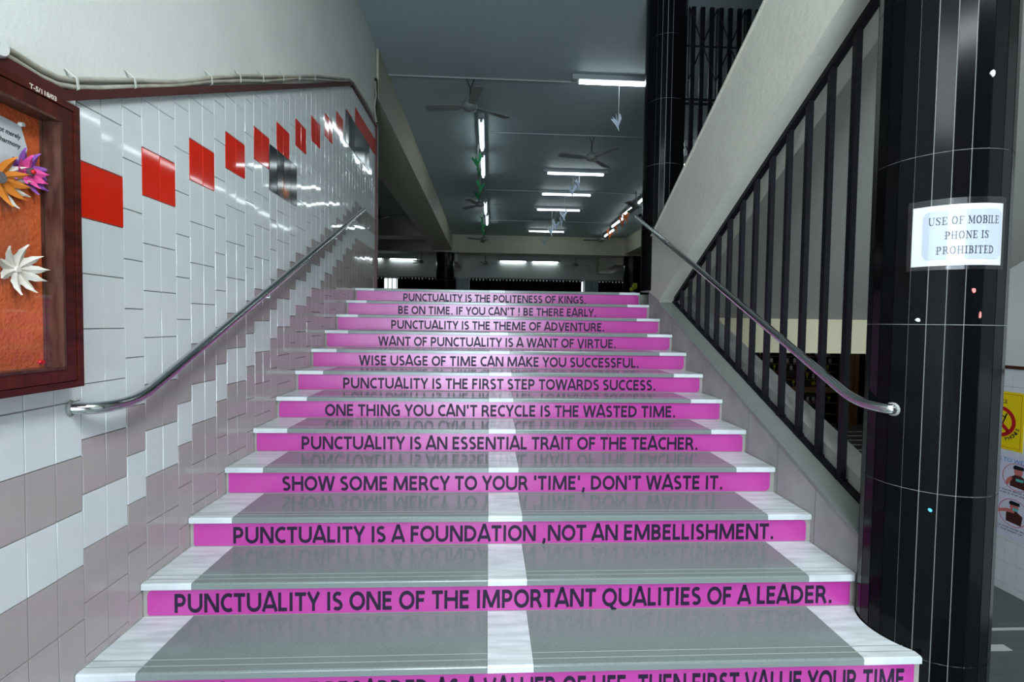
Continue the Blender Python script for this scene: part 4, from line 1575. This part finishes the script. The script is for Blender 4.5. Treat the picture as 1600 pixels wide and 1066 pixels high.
SH = [-0.64, -0.36, 0.03, 0.22, 0.41, 0.60, 0.79]
first = True
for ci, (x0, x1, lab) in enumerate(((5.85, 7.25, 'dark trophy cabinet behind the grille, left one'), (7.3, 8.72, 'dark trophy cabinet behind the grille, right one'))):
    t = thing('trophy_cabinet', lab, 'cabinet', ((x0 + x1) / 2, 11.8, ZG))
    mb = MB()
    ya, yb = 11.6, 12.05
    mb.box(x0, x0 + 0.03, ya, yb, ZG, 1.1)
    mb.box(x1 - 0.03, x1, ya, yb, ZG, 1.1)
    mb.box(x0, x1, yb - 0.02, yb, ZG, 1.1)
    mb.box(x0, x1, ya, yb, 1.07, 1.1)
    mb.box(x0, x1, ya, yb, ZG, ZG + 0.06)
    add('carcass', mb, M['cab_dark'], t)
    mb = MB()
    mb.box(x0 + 0.03, x1 - 0.03, ya - 0.01, yb - 0.02, -0.11, 0.03)
    add('drawer_band', mb, M['cabinet'], t)
    for z in SH:
        if z == 0.03:
            continue
        mb = MB()
        mb.box(x0 + 0.03, x1 - 0.03, ya + 0.01, yb - 0.02, z - 0.015, z)
        add('shelf', mb, M['cabinet'], t)
    for z in SH:
        for k in range(7):
            x = x0 + 0.14 + k * 0.185 + random.uniform(-0.03, 0.03)
            if random.random() < 0.25:
                continue
            kd = random.choice((0, 0, 1, 2, 2))
            TR.append((kd, (x, 11.72 + random.uniform(0, 0.1), z + 0.001)))
P = {}
for kd, loc in TR:
    if kd not in P:
        P[kd] = make_trophy(kd)
        P[kd]['label'] = ['small gold cup trophy on a dark cabinet shelf seen through the grille', 'small round gold disc trophy on a cabinet shelf seen through the grille', 'small silver shield trophy on a cabinet shelf seen through the grille'][kd]
        P[kd]['group'] = ['gold cups in the cabinets', 'disc trophies in the cabinets', 'shield trophies in the cabinets'][kd]
        P[kd].location = loc
    else:
        dup(P[kd], loc, P[kd]['label'])
mb = MB()
mb.box(8.8, 9.3, 11.7, 11.76, ZG, 1.0)
for k in range(4):
    mb.box(8.82 + 0.12 * k, 8.9 + 0.12 * k, 11.685, 11.7, ZG + 0.02, 1.03)
tag(add('wood_panel', mb, M['cabinet']), 'tall slatted brown wood panel right of the trophy cabinets', 'panel')

# ------------------------------------------------------------------ notices on the far right wall
def rw(y_left, z_base, dx):
    return lambda u, v: (XW - 0.004 - dx, y_left - u, z_base + v)


sg = thing('warning_sign', 'yellow sign with a red crossed-out phone on the tiled wall', 'sign', (XW, 4.35, 0.65))
mb = MB()
ya, yb = 4.56, 4.135
mb.box(XW - 0.008, XW - 0.004, yb, ya, 0.385, 0.925)
add('panel', mb, M['yellow'], sg)
mb = MB()
for (a, b, c, d) in ((yb + 0.02, ya - 0.02, 0.405, 0.408), (yb + 0.02, ya - 0.02, 0.902, 0.905), (yb + 0.02, yb + 0.023, 0.405, 0.905), (ya - 0.023, ya - 0.02, 0.405, 0.905)):
    mb.box(XW - 0.0088, XW - 0.008, a, b, c, d)
add('border', mb, M['sign_red'], sg)
cy, czz, ro, ri = 4.345, 0.64, 0.146, 0.112
mb = MB()
n = 40
for k in range(n):
    a, b = 2 * PI * k / n, 2 * PI * (k + 1) / n
    mb.face([(XW - 0.0095, cy + r * math.cos(t), czz + r * math.sin(t)) for r, t in ((ri, a), (ro, a), (ro, b), (ri, b))])
c45 = math.cos(PI / 4)
w = 0.017
L = 0.118
mb.face([(XW - 0.0095, cy + (s * L + q * w) * c45, czz + (s * L - q * w) * c45) for s, q in ((-1, -1), (1, -1), (1, 1), (-1, 1))])
add('red_ring', mb, M['sign_red'], sg)
mb = MB()
ph = [(-0.035, -0.08), (0.035, -0.08), (0.035, 0.06), (-0.035, 0.06)]
ca, sa = math.cos(-0.35), math.sin(-0.35)
def phr(p):
    return (XW - 0.009, cy - (p[0] * ca - p[1] * sa) , czz + p[0] * sa + p[1] * ca)
for i in range(4):
    a, b = ph[i], ph[(i + 1) % 4]
    d = Vector((b[0] - a[0], b[1] - a[1])).normalized() * 0.006
    nn = Vector((-d.y, d.x))
    mb.face([phr(q) for q in ((a[0] - d.x + nn.x, a[1] - d.y + nn.y), (a[0] - d.x - nn.x, a[1] - d.y - nn.y), (b[0] + d.x - nn.x, b[1] + d.y - nn.y), (b[0] + d.x + nn.x, b[1] + d.y + nn.y))])
for (x0, x1, z0, z1) in ((-0.022, 0.022, -0.065, -0.052), (-0.022, 0.022, -0.04, -0.028), (0.028, 0.04, 0.06, 0.1), (-0.022, 0.022, 0.0, 0.012)):
    mb.face([phr(q) for q in ((x0, z0), (x1, z0), (x1, z1), (x0, z1))])
add('phone_symbol', mb, M['ink'], sg)
mb = MB()
put_text(mb, 'NOTICE', rw(4.425, 0.815, 0.005), width=0.145, cap=0.032, bold=0.02)
s = 'NO MOBILE PHONES'
for i, ch in enumerate(s):
    if ch == ' ':
        continue
    a = math.radians(-90 + (i - (len(s) - 1) / 2) * 9.6)
    rr = 0.186
    ux, uz = math.cos(a), math.sin(a)
    fn = (lambda ux, uz: lambda u, v: (XW - 0.009, cy - (ux * (rr - v) + (-uz) * (u - 0.012)), czz + uz * (rr - v) + ux * (u - 0.012)))(ux, uz)
    put_text(mb, ch, fn, cap=0.03, bold=0.03)
add('lettering', mb, M['ink'], sg)

ps = thing('mask_poster', 'white poster on wearing a face mask below the yellow sign', 'poster', (XW, 4.3, 0.0))
mb = MB()
mb.box(XW - 0.007, XW - 0.004, 3.98, 4.56, -0.43, 0.365)
add('sheet', mb, M['poster_white'], ps)
mb = MB()
put_text(mb, 'STEPS TO WEAR A', rw(4.44, 0.275, 0.0035), width=0.44, cap=0.036, bold=0.02)
o = add('heading', mb, M['poster_blue'], ps)
mb = MB()
put_text(mb, 'HOLD YOUR MASK BY', rw(4.39, 0.005, 0.0035), width=0.32, cap=0.013, bold=0.02)
put_text(mb, 'AND CHECK FOR ANY', rw(4.39, -0.022, 0.0035), width=0.31, cap=0.013, bold=0.02)
put_text(mb, 'PINCH THE NOSE BRIDGE', rw(4.37, -0.34, 0.0035), width=0.35, cap=0.013, bold=0.02)
put_text(mb, 'TO THE SHAPE OF', rw(4.34, -0.367, 0.0035), width=0.24, cap=0.013, bold=0.02)
add('caption', mb, M['ink'], ps)
for q, zc in enumerate((0.15, -0.185)):
    yc = 4.165 if q == 0 else 4.185
    mb = MB()
    r0, r1 = 0.122, 0.127
    for k in range(48):
        a, b = 2 * PI * k / 48, 2 * PI * (k + 1) / 48
        mb.face([(XW - 0.0075, yc + r * math.cos(t), zc + r * math.sin(t)) for r, t in ((r0, a), (r1, a), (r1, b), (r0, b))])
    add('circle_outline', mb, M['sign_red'], ps)
    def blob(pts, mm, nm, dx):
        b = MB()
        b.face([(XW - 0.0075 - dx, yc - p[0], zc + p[1]) for p in pts])
        add(nm, b, M[mm], ps)
    blob([(-0.06, -0.09), (0.07, -0.1), (0.08, -0.01), (0.03, 0.02), (-0.02, 0.02), (-0.06, -0.01)], 'brown_print', 'figure_shirt', 0.0004)
    if q == 0:
        blob([(-0.1, -0.08), (-0.075, -0.085), (-0.04, -0.02), (-0.055, 0.0), (-0.085, -0.03)], 'skin_print', 'figure_arm', 0.0006)
        blob([(-0.01, -0.035), (0.05, -0.035), (0.055, -0.01), (-0.01, -0.01)], 'teal_print', 'figure_mask', 0.0008)
    else:
        blob([(-0.13, 0.0), (-0.05, 0.03), (0.01, 0.03), (0.01, 0.0), (-0.06, -0.005), (-0.13, -0.03)], 'skin_print', 'figure_arm', 0.0006)
    blob([(-0.02, 0.02), (0.035, 0.02), (0.045, 0.06), (0.03, 0.09), (-0.02, 0.09), (-0.03, 0.055)], 'skin_print', 'figure_face', 0.0007)
    blob([(-0.035, 0.07), (0.055, 0.075), (0.05, 0.105), (-0.02, 0.11), (-0.038, 0.095)], 'hair_print', 'figure_hair', 0.0009)
    if q == 1:
        blob([(-0.005, 0.022), (0.04, 0.022), (0.042, 0.05), (-0.005, 0.05)], 'teal_print', 'figure_mask', 0.001)
